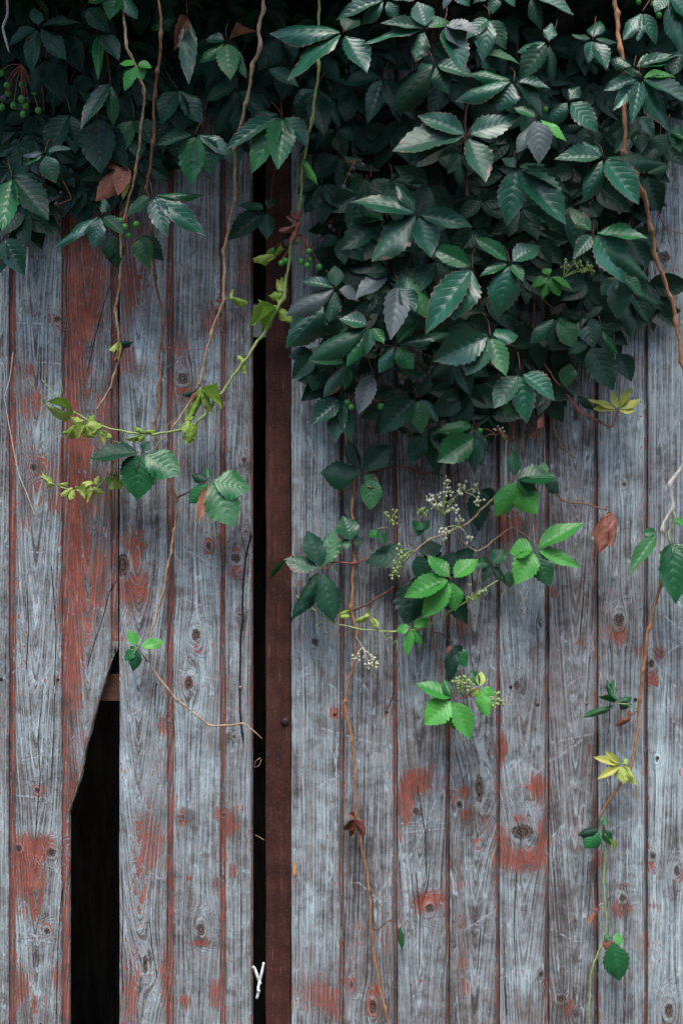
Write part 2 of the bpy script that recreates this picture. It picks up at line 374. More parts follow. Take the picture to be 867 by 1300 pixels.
# ---------------------------------------------------------------- planks
# grid coordinates below are (across, down) on the gate face, 1 unit = 1.5 mm
KNOTS = [  # x, y, rx, ry
    (43,593,6,7),(156,717,11,14),(232,481,8,8),(277,398,6,6),(249,806,7,7),(240,867,7,8),(310,584,4,4),(312,675,3,3),(300,709,6,7),
    (265,693,4,5),(66,1082,6,7),(48,1003,4,4),(255,1180,6,8),(232,1037,3,3),(283,1036,3,3),(24,1077,4,6),(304,780,3,3),(60,1182,4,5),
    (785,787,8,9),(826,843,5,6),(663,1056,13,13),(545,1153,6,6),(790,1140,7,7),(583,1021,5,5),(473,1277,6,8),(446,1250,3,5),
    (712,1268,6,6),(686,1237,4,4),(828,1087,4,5),(858,1105,5,6),(655,870,4,6),(798,521,5,5),(792,615,3,4),(842,327,8,8),
    (633,1243,3,3),(608,1002,6,18),(685,793,3,3),(834,963,3,4),(848,1283,6,10),(400,815,5,6),(528,1030,4,6),(297,935,3,3),(73,405,5,4),
    (214,915,2,3),(185,1225,5,20)]
KNOTS = [(x, y, rx * (.75 + .5 * ((x * 7 + y * 3) % 10) / 10), ry * (.75 + .55 * ((x * 3 + y * 7) % 10) / 10)) for x, y, rx, ry in KNOTS]
PAINT = [  # x, y, rx, ry, amount
    # board with the diagonal break: heavy remains
    (96,420,18,130,.6),(108,370,26,70,.35),(90,600,13,90,.5),(98,680,20,90,.56),(95,790,18,100,.56),(92,870,12,60,.45),(128,720,16,40,.4),(125,760,12,40,.3),(135,520,12,30,.5),(95,1005,10,25,.7),(100,620,40,30,.5),(118,350,14,60,.55),(112,560,20,25,.3),
    # second board
    (40,470,22,10,.6),(40,510,18,22,.6),(55,600,25,30,.5),(68,405,12,12,.5),(35,640,14,25,.3),(72,640,10,12,.5),(40,1075,22,14,.7),(36,1105,20,40,.8),(58,1072,12,12,.7),(50,1003,9,8,.7),(45,1140,14,40,.4),(28,1255,10,25,.7),(72,1240,4,16,.7),(45,1275,5,12,.6),(60,1180,8,10,.4),(30,560,12,30,.35),(74,770,4,30,.3),(72,865,4,8,.6),
    # fourth board
    (172,690,14,24,.75),(168,750,16,22,.85),(183,740,8,20,.4),(175,345,20,45,.62),(160,400,10,80,.4),(180,470,12,10,.4),(165,455,10,15,.4),(190,1050,18,40,.5),(180,1100,14,50,.42),(165,1260,12,50,.6),(210,1240,6,40,.7),(200,1080,12,25,.35),(207,920,8,10,.6),(205,980,14,40,.22),(172,1150,10,40,.3),(200,600,8,20,.3),
    # fifth and sixth
    (268,402,14,24,.65),(230,440,12,20,.6),(236,500,14,16,.65),(250,825,10,6,.6),(240,870,9,9,.6),(266,693,6,12,.6),(300,727,8,10,.75),(299,698,9,6,.5),(232,1040,7,8,.85),(234,1028,4,4,.7),(292,1045,14,18,.85),(276,1033,6,8,.7),(297,1108,6,10,.75),(274,1122,8,8,.6),(256,1197,12,5,.85),(235,1272,8,8,.75),(274,1262,10,20,.75),(297,1290,10,15,.4),(240,1115,5,5,.6),(230,590,8,14,.35),(302,390,10,60,.15),(310,340,8,20,.4),
    # right leaf
    (424,905,5,10,.6),(491,903,4,10,.6),(785,806,11,13,.95),(835,830,8,9,.9),(830,861,8,12,.9),(663,1092,28,15,.95),(640,1075,8,22,.85),(688,1070,8,25,.8),(659,1040,8,6,.7),(683,1000,11,18,.9),(638,950,6,16,.9),(668,998,8,8,.4),(545,1145,18,12,.75),(541,1140,22,8,.5),(790,1125,10,4,.75),(788,1156,14,10,.85),
    (530,985,18,12,.8),(515,1020,10,28,.85),(530,1000,18,12,.7),(547,970,6,12,.4),(590,1005,7,9,.85),(592,1035,9,14,.8),(606,1070,8,10,.55),(575,1015,5,14,.6),(617,1045,7,14,.5),(628,1100,6,60,.35),(473,1278,9,11,.85),(446,1250,6,9,.85),(475,1255,7,8,.6),(440,1235,8,20,.3),(405,1262,24,26,.62),(425,1285,10,20,.5),(650,668,30,24,.72),(585,790,10,25,.7),(702,752,4,8,.8),(737,815,6,7,.55),(720,1280,10,14,.6),(695,1248,6,8,.5),(655,1275,6,10,.4),(588,1230,6,40,.55),(583,1110,6,30,.5),(586,1170,8,12,.4),(862,880,6,12,.4),(806,1005,5,10,.55),(765,1095,7,14,.7),(752,1105,6,12,.6),(830,1150,8,3,.4),(828,1100,4,8,.5),(535,1245,4,3,.9),(862,1110,5,10,.4),(455,1190,22,30,.25),(748,950,5,10,.5),(812,825,8,10,.4),(495,1200,8,60,.35),(850,350,14,30,.3),(560,860,12,30,.25),(470,1110,20,30,.2),(640,690,6,40,.3)]
CRACKS = [
    [(319,680),(312,708),(309,745),(308,770),(309,790),(306,805),(305,850),(305,905),(307,925),(309,940)],
    [(147,738),(139,752),(133,778),(126,800),(119,820),(112,845)],
    [(139,364),(130,395),(122,425),(112,470)],
    [(52,905),(49,940),(52,985),(48,1030),(46,1062)],[(70,880),(69,930),(66,985)],[(79,1130),(74,1200),(72,1290)],
    [(155,1105),(157,1160),(155,1215),(157,1260)],[(190,1165),(193,1200),(200,1240)],[(198,870),(197,905)],
    [(53,440),(52,480)],[(66,720),(72,800),(70,870)],[(35,750),(37,800),(34,850)],
    [(530,1000),(540,1060),(541,1110)],[(500,880),(490,905)],[(655,1040),(662,1060),(660,1072)],[(610,1180),(606,1230)],[(690,560),(688,620)],[(775,870),(772,930)],[(598,700),(600,760)],
    [(655,1110),(652,1180),(655,1240)],[(740,760),(736,800)],[(640,1200),(642,1290)],[(528,1110),(533,1160),(532,1230)],[(470,1120),(474,1170)]]
SCRATCH = [
    [(553,1016),(540,1050),(528,1073),(519,1090)],[(510,1046),(560,1040)],[(505,1058),(562,1052)],[(497,1110),(475,1145)],[(455,1120),(483,1145)],[(740,938),(705,963)],[(700,964),(664,998)],[(692,944),(750,932)],
    [(840,780),(866,800)],[(845,830),(866,815)],[(840,890),(866,935)],[(410,925),(480,945)],[(640,1105),(700,1085)],[(172,1093),(203,1116)],[(20,1183),(62,1190)],[(24,1193),(62,1194)],[(512,1092),(520,1200)],[(519,1100),(516,1180)],
    [(400,690),(432,735)],[(20,410),(78,412)],[(56,460),(78,462)],[(40,700),(52,702)],[(420,870),(432,880)],[(590,1180),(630,1155)],[(606,1180),(625,1195)],[(240,700),(275,720)],[(230,760),(262,770)],[(225,850),(270,862)],
    [(30,965),(50,960)],[(20,1010),(50,1012)],[(152,915),(180,900)],[(110,760),(130,775)],[(760,1060),(800,1040)],[(700,1180),(730,1195)],[(400,1000),(430,985)],[(160,815),(190,830)],[(720,870),(735,860)],[(640,985),(660,965)]]

def sgn_dist(x, y, pl):
    """signed distance, so that it interpolates cleanly across the line"""
    d_ = seg_dist(x, y, pl)
    if abs(pl[-1][1] - pl[0][1]) > abs(pl[-1][0] - pl[0][0]):
        q = sorted(pl, key=lambda p: p[1]); sg = np.sign(x - np.interp(y, [p[1] for p in q], [p[0] for p in q]))
    else:
        q = sorted(pl, key=lambda p: p[0]); sg = np.sign(y - np.interp(x, [p[0] for p in q], [p[1] for p in q]))
    return d_ * np.where(sg == 0, 1, sg)

def nearer(a, b):
    return np.where(np.abs(b) < np.abs(a), b, a)

def seg_dist(x, y, pl):
    dmin = np.full(x.shape, 99.0)
    for (ax, ay), (bx, by) in zip(pl[:-1], pl[1:]):
        dx, dy = bx - ax, by - ay; L2 = dx*dx + dy*dy
        t_ = np.clip(((x - ax) * dx + (y - ay) * dy) / L2, 0, 1)
        dmin = np.minimum(dmin, np.hypot(x - ax - t_*dx, y - ay - t_*dy))
    return dmin

def wobble(n, k, amp):
    t_ = np.arange(n) / n
    return sum(amp / (j + 1) * math.sin(j * 1.3 + rng.random() * 6) * np.sin(2*math.pi*(t_ * (j + 1) * k + rng.random())) for j in range(4))

def plank(parent, x0, x1, y0=-30.0, y1=955.0, tongue=5.0, cath=None, seed=0.5, out=0.0, edge=None, paint0=0.06, origin=None, gap=1.6):
    """one board: face grid, right-hand tongue lying lower, sides; x1 is where the next board starts"""
    y1 = 1405.0
    ys = np.concatenate([np.arange(y0, -12, 15.0), np.arange(-12, 1316, 3.0), np.arange(1330, y1 + 1, 25.0)])
    if edge is not None: ys = ys[ys <= edge[-1][1]]
    ny = len(ys)
    xr_full = x1 - tongue - gap
    nface = max(12, int((xr_full - x0) / 2.0))
    lw = wobble(ny, 5, 0.35); rw = wobble(ny, 5, 0.35)
    rows = []
    for j, yy in enumerate(ys):
        xl = x0 + lw[j]; xr = xr_full + rw[j]; tg = x1 - gap * 0.2
        if edge is not None:
            xe = np.interp(yy, [p[1] for p in edge], [p[0] for p in edge])
            if yy > edge[0][1]:
                jag = 0.5 * math.sin(yy * 0.11) + 0.35 * math.sin(yy * .23 + 1)
                tg = min(tg, xe + jag + 0.6); xr = min(xr, xe + jag)
            xr = max(xr, xl + 0.8); tg = max(tg, xr + .3)
        rows.append((xl, xr, tg))
    rows = np.array(rows)
    tt = np.linspace(0, 1, nface)
    fx = rows[:, 0:1] + (rows[:, 1:2] - rows[:, 0:1]) * tt[None, :]
    X = np.concatenate([rows[:, 0:1], fx, rows[:, 1:2], rows[:, 1:2] * .5 + rows[:, 2:3] * .5, rows[:, 2:3], rows[:, 2:3]], axis=1)
    # depth (+ = back into the gate)
    Yd = np.zeros_like(X)
    edge_l = np.clip(1 - (fx - rows[:, 0:1]) / 2.2, 0, 1) ** 2; edge_r = np.clip(1 - (rows[:, 1:2] - fx) / 2.2, 0, 1) ** 2
    cup = 0.0008 * ((tt - .5) ** 2)[None, :] * 4
    bow = wobble(ny, 1.2, 0.0008)[:, None]
    Yd[:, 1:1+nface] = 0.0016 * (edge_l + edge_r) + cup
    T = 0.024
    Yd[:, 0] = T; Yd[:, 1+nface] = 0.010; Yd[:, 2+nface] = 0.010; Yd[:, 3+nface] = 0.0105; Yd[:, 4+nface] = T
    Yd += bow
    Yg = np.repeat(ys[:, None], X.shape[1], axis=1)
    # fields
    ctr = (x0 + x1) / 2
    xx = X - ctr
    if cath is None:
        Fg = X + 3.0 * np.sin(Yg / 260.0 + seed * 20) + 0.012 * (Yg - 600)
    else:
        cx_, sl, ap = cath
        Fg = np.sqrt((X - cx_) ** 2 + 36.0) * (1 + 0.1 * np.sin(Yg / 170.0)) + sl * (Yg - ap) + x0
    kd = np.full(X.shape, 9.0)
    for (kx, ky, rx, ry) in KNOTS:
        if not (x0 - 3 <= kx <= x1 + 3): continue
        R = max(rx, ry) * 1.25
        rho2 = (X - kx) ** 2 + ((Yg - ky) / 2.1) ** 2
        Fg = Fg - (X - kx) * R * R / (rho2 + 0.55 * R * R)
        kd = np.minimum(kd, np.sqrt(((X - kx) / rx) ** 2 + ((Yg - ky) / ry) ** 2))
    pa = np.full(X.shape, paint0) + 0.05 * np.sin(Yg / 90.0 + seed * 30)
    for (bx, by, rx, ry, am) in PAINT:
        if not (x0 - 4 <= bx <= x1 + 4): continue
        q = ((X - bx) / rx) ** 2 + ((Yg - by) / ry) ** 2
        pa = pa + am * np.exp(-np.maximum(0, q) ** 1.3 * 0.8)
    # traces left along the board edges and round some knots
    row = 0.5 + 0.5 * np.sin(Yg / 37.0 + seed * 50) * np.sin(Yg / 91.0 + seed * 9)
    ed = np.minimum(X - rows[:, 0:1], rows[:, 1:2] - X)
    pa = pa + 0.42 * row * np.exp(-np.maximum(ed, 0) / 3.5)
    pa = pa + 0.10 * np.exp(-(np.minimum(kd, 6) - 1.7) ** 2 * 2.0)
    pa = np.minimum(pa, 1.05)
    pa[:, 1+nface:4+nface] = (0.72 if x0 < 330 else 0.55) if edge is None else 0.7
    
    if edge is not None:
        br = ys > edge[0][1]
        pa[br, 1+nface:] = 0.0
    cd = np.full(X.shape, 99.0); sd_ = np.full(X.shape, 99.0)
    for pl in CRACKS:
        if x0 - 4 <= pl[len(pl)//2][0] <= x1 + 4: cd = nearer(cd, sgn_dist(X, Yg, pl) * (0.85 if pl is CRACKS[0] else 1.9))
    for pl in SCRATCH:
        if x0 - 30 <= pl[0][0] <= x1 + 30: sd_ = nearer(sd_, sgn_dist(X, Yg, pl))
    Yd[:, 1:1+nface] += -0.0012 * np.exp(-(np.minimum(kd, 5)[:, 1:1+nface] - 1.1) ** 2 * 4)
    # vertices
    nc = X.shape[1]
    k = S
    V = np.stack([(X - 433.5) * k, Yd - out, ZC + (650 - Yg) * k], axis=-1).reshape(-1, 3)
    o_ = np.array(at(ctr, 1405, 0)) if origin is None else np.array(origin)
    V = V - o_
    F = []
    for j in range(ny - 1):
        a = j * nc
        for i_ in range(nc - 1):
            F.append((a + i_, a + nc + i_, a + nc + i_ + 1, a + i_ + 1))
        F.append((a + nc - 1, a + nc + nc - 1, a + nc, a))         # back
    F.append(tuple(range(nc))); F.append(tuple((ny - 1) * nc + i_ for i_ in range(nc))[::-1])
    me = bpy.data.meshes.new('plank'); me.from_pydata(V.tolist(), [], F)
    a1 = me.attributes.new('grain', 'FLOAT_VECTOR', 'POINT'); a2 = me.attributes.new('marks', 'FLOAT_VECTOR', 'POINT')
    a1.data.foreach_set('vector', np.stack([Fg * k, pa, kd], -1).astype(np.float32).ravel())
    a2.data.foreach_set('vector', np.stack([cd, sd_, np.full(X.shape, seed)], -1).astype(np.float32).ravel())
    me.polygons.foreach_set('use_smooth', [True] * len(me.polygons))
    me.materials.append(WOOD); me.update()
    try: me.set_sharp_from_angle(angle=math.radians(38))
    except Exception: pass
    p = link('plank', me, None, parent); p.location = Vector(o_) - parent.location
    p['o'] = 0; del p['o']
    return p, Vector(o_)

BREAK = [(149,815),(148,824),(143,836),(138,850),(133,866),(128,881),(123,898),(118,916),(113,934),(109,950),(106,968),(102,986),(97,1004),(92,1018),(86,1031)]
gl = empty('wooden_gate', at(160, 1405, 0), 'weathered grey plank gate leaf with red paint remains and one board broken off diagonally', 'gate')
gr = empty('wooden_gate', at(620, 1405, 0), 'weathered grey plank gate leaf edged with a rusty steel bar, mostly under creeper', 'gate')
PL = []
left = [(-48, 20, 7, None, .55, 0), (20.5, 88, 8, (46, .055, 1500), .62, .0008), (81, 149, 7, (112, .06, 300), .5, -.009), (152, 220, 6, (176, .075, 420), .6, .001),
        (220.5, 286, 5, None, .66, 0), (286.5, 321, 0.6, None, .55, .0006)]
for i, (a, b, tg, ca, sd_, ou) in enumerate(left):
    if i == 2:
        # broken board sits in front of the neighbour's tongue
        p = plank(gl, 88.4, 149.5, tongue=7, cath=ca, seed=sd_, out=0.0005, edge=BREAK, paint0=0.14)
    else:
        p = plank(gl, a, b, tongue=tg, cath=ca, seed=sd_, out=ou, paint0=0.08)
    PL.append((p, a, b))
right = [(370, 436, 3.4, None, .62, 0), (436.5, 504, 3.4, None, .38, .0005), (504.5, 570.5, 3.0, (532, .05, 900), .48, 0), (571, 634, 2.8, (602, .07, 1150), .40, .0007),
         (634.5, 696.5, 3.4, (664, .05, 800), .55, 0), (697, 758.5, 3.0, (730, .06, 600), .36, .0006), (759.5, 822, 3.0, None, .60, -.0003), (822.5, 888, 3.4, None, .66, .0004)]
for (a, b, tg, ca, sd_, ou) in right:
    PL.append((plank(gr, a, b, tongue=tg, cath=ca, seed=sd_, out=ou, paint0=0.05), a, b))

# raw splintered edge of the broken board
pb, ob = PL[2][0]
eb = [(x + .5 * math.sin(y * .5), y, .0015, .9 + .35 * math.sin(y * .37)) for x, y in BREAK[2:]]
ev = [at(x, y, 0) + Vector((0, .0012, 0)) - ob for x, y, _, _ in eb]
V, F = tube(spline([(v_.x, v_.y, v_.z, e_[3] * S) for v_, e_ in zip(ev, eb)], .004), 6)
for q in range(16):
    x, y = random.choice(BREAK[2:-1]); y += random.uniform(-8, 8); x = np.interp(y, [p[1] for p in BREAK], [p[0] for p in BREAK])
    ln = random.uniform(5, 15); b0 = len(V)
    for (sx, sy, sd2) in ((x - 1.6, y - ln, .001), (x + .3, y - ln * .8, .003), (x - .8, y - ln * .9, .012), (x + random.uniform(.6, 2.6), y + ln * .35, random.uniform(.002, .010))):
        V.append(np.array(at(sx, sy, 0) + Vector((0, sd2, 0)) - ob))
    F += [(b0, b0 + 1, b0 + 3), (b0 + 1, b0 + 2, b0 + 3), (b0 + 2, b0, b0 + 3), (b0, b0 + 2, b0 + 1)]
link('broken_edge', mesh('broken_edge', V, F), RAWWOOD, pb)
# screws, part of the plank they sit in
def disc(r, h, n=10):
    V = [(0, -h * 1.15, 0)]
    for rr, hh in ((r * .62, h), (r, h * .55), (r, -0.004)):
        for q in range(n): V.append((rr * math.cos(2*math.pi*q/n), -hh, rr * math.sin(2*math.pi*q/n)))
    F = [(0, 1 + q, 1 + (q+1) % n) for q in range(n)]
    for l in range(2):
        for q in range(n):
            a = 1 + l*n + q; b = 1 + l*n + (q+1) % n
            F.append((a, a + n, b + n, b))
    return mesh('screw_head', V, F)
SCREW = disc(2.6 * S, 0.0022); SCREW.materials.append(STEEL)
SCREW_D = disc(2.2 * S, 0.0012); SCREW_D.materials.append(DARKSTEEL)
for (x, y, dk) in [(74,863,1),(199,869,1),(305,873,0),(425,907,1),(491,904,1),(648,872,1),(682,893,0),(744,893,0),(806,888,1),(2,862,1),(553,903,1),(613,905,1),(52,1300,1)]:
    for (p, o_), a, b in PL:
        if a <= x <= b:
            s_ = link('screw', SCREW_D if dk else SCREW, None, p); s_.location = at(x, y, 0.0) - o_
# orange splinter on the edge of the first board of the right leaf
V = [(-1.6,-.2,-9),(1.4,-.4,-8),(2.2,-.6,0),(1.5,-.4,9),(-.8,-.2,10),(-1.9,-.3,1),(0,-1.0,0)]
F = [(0,1,6),(1,2,6),(2,3,6),(3,4,6),(4,5,6),(5,0,6)]
sp = link('splinter', mesh('splinter', [tuple(c * S for c in v) for v in V], F), CHIPM, PL[6][0][0]); sp.location = at(374, 1103, 0.0015) - PL[6][0][1]
# frame rails behind the boards
def rail(parent, xa, xb, ya, yb, d0=0.03, d1=0.075):
    a = at(xa, yb, 0); b = at(xb, ya, 0)
    V, F = box_vf((a.x, d0, a.z), (b.x, d1, b.z)); me = mesh('rail', [Vector(v) - parent.location for v in V], F, False)
    return link('rail', me, RAIL, parent)
r1 = rail(gl, -46, 318, 858, 892); rail(gl, -46, 318, 15, 50)
rail(gr, 372, 880, 858, 892); rail(gr, 372, 880, 15, 50)
s_ = link('screw', SCREW, None, r1); s_.location = at(136.5, 866, -0.03) - gl.location
# steel edge bar of the right leaf
a, b = at(337.5, 1405, 0), at(369, -30, 0)
prof = [(a.x, 0.05), (a.x, 0.001), (a.x + .0012, -0.0006), (b.x - .0015, -0.0006), (b.x, 0.001), (b.x, 0.006), (a.x + .006, 0.006), (a.x + .006, 0.05)]
nz = 60; V = []; F = []
for j in range(nz + 1):
    z = a.z + (b.z - a.z) * j / nz; w_ = 0.0006 * math.sin(j * .7) + 0.0004 * math.sin(j * 1.9)
    V += [(x + w_ - gr.location.x, y - gr.location.y, z - gr.location.z) for x, y in prof]
n = len(prof)
for j in range(nz):
    for q in range(n):
        A = j*n + q; B = j*n + (q+1) % n; F.append((A, B, B + n, A + n))
bar = link('steel_bar', mesh('steel_bar', V, F, False), RUST, gr); tag(bar, 'rusty brown steel bar along the edge of the gate')
BOLT = disc(5 * S, 0.005, 14); BOLT.materials.append(DARKSTEEL)
for y in (916, 300, 1345):
    s_ = link('bolt', BOLT, None, bar); s_.location = at(362, y, 0.0008) - gr.location
gr['x'] = 0; del gr['x']

# ---------------------------------------------------------------- creeper: leaflet meshes
def leaflet_mesh(nv=34, nu=4, fold=.25, droop=.15, curl=0.0, wave=.03, teeth=9, peak=.42, twist=0.0, side=0.0, crumple=0.0, sd=0, tooth=.10, name='leaflet'):
    """length 1 along +y, half width 0.5 at the widest, upper face +z"""
    r_ = np.random.default_rng(sd)
    vs = np.linspace(0, 1, nv)
    us = np.linspace(-1, 1, 2 * nu + 1)
    V = []; UVs = []
    p1, p2, p3 = r_.random(3) * 6.28
    b_ = 1.18; a_ = b_ * peak / (1 - peak)
    nrm = peak ** a_ * (1 - peak) ** b_
    for v in vs:
        w = 0.5 * (max(v, 0) ** a_) * ((1 - v) ** b_) / nrm
        w = w * (0.90 + 0.10 * v) + 0.010
        if v > .93: w *= 1.0
        for u in us:
            ww = w
            if abs(u) > .99 and v > .14:
                ph = (v * teeth + (0.15 if u > 0 else 0.0)) % 1.0
                ww = w * (1 - tooth) + w * tooth * 1.9 * ph
            uu = u
            yy = v + (0.02 * (abs(u)) if abs(u) > .99 else 0)
            x = uu * ww
            z = fold * abs(x) * (1 - .3 * v) + wave * math.sin(v * 9 + p1 + (1.5 if u > 0 else 0)) * abs(u) ** 2 * (w * 2)
            z -= droop * v * v
            # quilted blade between the veins
            z += 0.011 * math.cos(2 * math.pi * (v * 7.0 - abs(u) ** .9 * 1.7)) * min(1, abs(u) * 3) * (1 - abs(u) ** 4) * (w * 2)
            z -= curl * (abs(u) ** 2) * w * 1.4
            x *= (1 - .35 * min(1, abs(curl)) * abs(u) ** 2)
            x += side * v * v
            if crumple:
                z += crumple * (math.sin(v * 11 + u * 3 + p2) * .5 + math.sin(v * 23 - u * 5 + p3) * .25) * (0.3 + abs(u))
                x += crumple * .5 * math.sin(v * 14 + p3) * abs(u)
            an = twist * v
            x, z = x * math.cos(an) - z * math.sin(an), x * math.sin(an) + z * math.cos(an)
            V.append((x, yy, z)); UVs.append(((u + 1) / 2, v))
    nc = 2 * nu + 1; F = []
    for j in range(nv - 1):
        for i_ in range(nc - 1):
            a0 = j * nc + i_; F.append((a0, a0 + 1, a0 + nc + 1, a0 + nc))
    me = mesh(name, V, F); uvl = me.uv_layers.new(name='UVMap')
    idx = np.empty(len(me.loops), dtype=np.int32); me.loops.foreach_get('vertex_index', idx)
    uvl.data.foreach_set('uv', np.array(UVs, dtype=np.float32)[idx].ravel())
    me.materials.append(LEAF['d'])
    return me

FLAT = [leaflet_mesh(fold=f, droop=dr, wave=w, teeth=te, peak=pk, twist=tw, side=si, curl=cu, sd=i)
        for i, (f, dr, w, te, pk, tw, si, cu) in enumerate([
            (.30,.16,.03,9,.42,.10,.00,.00),(.18,.24,.05,8,.45,-.15,.05,.10),(.40,.10,.03,10,.40,.00,-.04,.00),(.10,.30,.06,9,.47,.20,.02,.25),
            (.25,.20,.04,8,.38,-.20,-.06,.05),(.35,.32,.03,10,.44,.05,.06,.00),(.05,.14,.07,9,.43,-.10,.00,.20),(.22,.06,.05,9,.46,.15,-.03,-.10),
            (.45,.22,.02,8,.41,-.05,.03,.00),(.15,.38,.05,10,.44,.25,.00,.30)])]
WIDE = [leaflet_mesh(fold=f, droop=dr, wave=.05, teeth=8, peak=.47, twist=tw, side=si, curl=cu, sd=40 + i) for i, (f, dr, tw, si, cu) in
        enumerate([(.2,.12,.0,.0,.15),(.1,.25,.1,.04,.3),(.3,.2,-.1,-.04,.0)])]
CURL = [leaflet_mesh(fold=f, droop=dr, wave=.10, teeth=8, peak=.45, twist=tw, side=si, curl=cu, crumple=cr, sd=60 + i) for i, (f, dr, tw, si, cu, cr) in
        enumerate([(.3,.45,.5,.1,.7,.07),(.1,.6,-.6,-.1,1.0,.08),(.5,.35,.3,.15,-.6,.07),(.2,.7,.8,0,.9,.10),(.3,.25,-.4,-.15,.5,.06)])]
ROLL = [leaflet_mesh(fold=f, droop=dr, wave=.12, teeth=7, peak=.45, twist=tw, side=si, curl=cu, crumple=cr, sd=80 + i) for i, (f, dr, tw, si, cu, cr) in
        enumerate([(.4,.9,1.3,.2,1.4,.13),(.6,.8,-1.5,-.2,1.2,.15),(.2,1.1,.9,.1,1.6,.12)])]
SHAPES = {'d': FLAT, 'p': FLAT, 'm': FLAT, 'b': FLAT, 'y': CURL, 'c': FLAT + CURL[4:5], 'k': FLAT[:6], 'g': FLAT, 'r': CURL, 'o': FLAT}

def leaflet_matrix(base, tip, wpx, up, roll_j, d):
    """place a leaflet: y from base to tip, top face turned out from the wall and up by `up`"""
    ax = tip - base; L = ax.length; yv = ax.normalized()
    nrm = Vector((random.uniform(-.25, .25) + roll_j, -1.0, up))
    nrm = (nrm - yv * nrm.dot(yv))
    if nrm.length < 1e-3: nrm = Vector((0, 0, 1))
    nrm.normalize(); xv = yv.cross(nrm).normalized()
    # how much of the blade's width the viewer in front sees
    yi = Vector((yv.x, 0, yv.z)); yi.normalize()
    perp = Vector((-yi.z, 0, yi.x)); vis = max(.45, abs(xv.dot(perp)))
    W = 1.10 * wpx * S * (D - d) / D / vis
    M = Matrix((( *(xv * W),), (*(yv * L),), (*(nrm * (0.55 * L + 0.45 * W)),))).transposed().to_4x4()
    M.translation = base
    return M

def stem_mesh(name, pts, mat, nodes=True, r_end=.75, sides=7, origin=Vector((0,0,0)), smooth=.006, zig=0.0):
    """pts: (px,py,depth,r_px)"""
    P = []
    for (x, y, d, r) in pts:
        v = at(x, y, d) - origin; P.append((v.x, v.y, v.z, r * S * .78))
    path = spline(P, smooth)
    if nodes:
        L = np.concatenate([[0], np.cumsum(np.linalg.norm(np.diff(path[:, :3], axis=0), axis=1))])
        for p in P[1:-1]:
            dd = np.linalg.norm(path[:, :3] - np.array(p[:3]), axis=1)
            path[:, 3] *= 1 + .48 * np.exp(-(dd / (p[3] * 1.5 + .0012)) ** 2)
        path[:, 3] *= 1 + .08 * np.sin(L * 130) + .06 * np.sin(L * 311) + .07 * rng.standard_normal(len(L))
        for ax_ in (0, 2): path[:, ax_] += .35 * path[:, 3] * np.sin(L * (95 + 30 * ax_) + rng.random() * 6) + .18 * path[:, 3] * np.sin(L * 240 + rng.random() * 6)
    V, F = tube(path, sides)
    me = mesh(name, V, F); me.materials.append(mat)
    return me

def forward(root, x, y, d):
    """the loose strands hang from the added eave, so their upper ends stand further out than the leaves behind them"""
    return d + .11 * max(0, min(1, (330 - y) / 280.0)) if root.name.startswith('hanging_vine') and x < 430 else d
def add_stem(root, pts, mat, name='stem', **kw):
    pts = [(x, y, forward(root, x, y, d), r) for x, y, d, r in pts]
    return link(name, stem_mesh(name, pts, STEMS[mat], origin=root.location, **kw), None, root)

def add_leaf(root, c, d, mat, leaflets, up=.55, anchor=None, petiole='dark', shapes=None, pr=.9, pitch=.35, label=None):
    """compound leaf: petiole mesh with a child mesh for every leaflet; leaflets: (tipx, tipy, w [, mat, up, pitch])"""
    cx, cy = c
    d = forward(root, cx, cy, d)
    if anchor is not None: anchor = (anchor[0], anchor[1], forward(root, anchor[0], anchor[1], anchor[2]))
    C = at(cx, cy, d)
    if anchor is None:
        anchor = (cx + random.uniform(-14, 14), cy - random.uniform(14, 30), max(.008, d - random.uniform(.03, .07)))
    ax, ay, ad = anchor
    mx, my, md = (cx + ax) / 2 + random.uniform(-3, 3), (cy + ay) / 2 - 3, (d * .65 + ad * .35) + .006
    lf = link('leaf', stem_mesh('petiole', [(ax, ay, ad, pr), (mx, my, md, pr * .8), (cx, cy, d, pr * .75)], STEMS[petiole], nodes=False, sides=5, origin=C, smooth=.008), None, root)
    lf.location = C - root.location
    if label: lf['label'] = label
    for l in leaflets:
        tx, ty, w = l[:3]
        m_ = l[3] if len(l) > 3 and l[3] else mat
        u_ = (l[4] if len(l) > 4 and l[4] is not None else up) + random.uniform(-.15, .15)
        pt = l[5] if len(l) > 5 else pitch * random.uniform(.5, 1.3)
        dx, dy = tx - cx, ty - cy; ln = math.hypot(dx, dy)
        down = dy / max(ln, 1)
        dtip = d + pt * ln * S * (0.35 + .65 * down) - .004
        f = min(.10, 4.0 / max(ln, 1))
        base = at(cx + dx * f, cy + dy * f, d + random.uniform(-.002, .002)); tip = at(tx, ty, max(dtip, .006))
        me = random.choice(shapes or SHAPES[m_])
        M = leaflet_matrix(base, tip, w * (1.12 if (m_ == 'y' and me not in FLAT) else 1.0), u_, 0.0, d)
        M.translation = M.translation - C
        o = bpy.data.objects.new('leaflet', me); col.objects.link(o); o.parent = lf
        o.matrix_basis = M
        o.material_slots[0].link = 'OBJECT'; o.material_slots[0].material = LEAF[m_]
    return lf

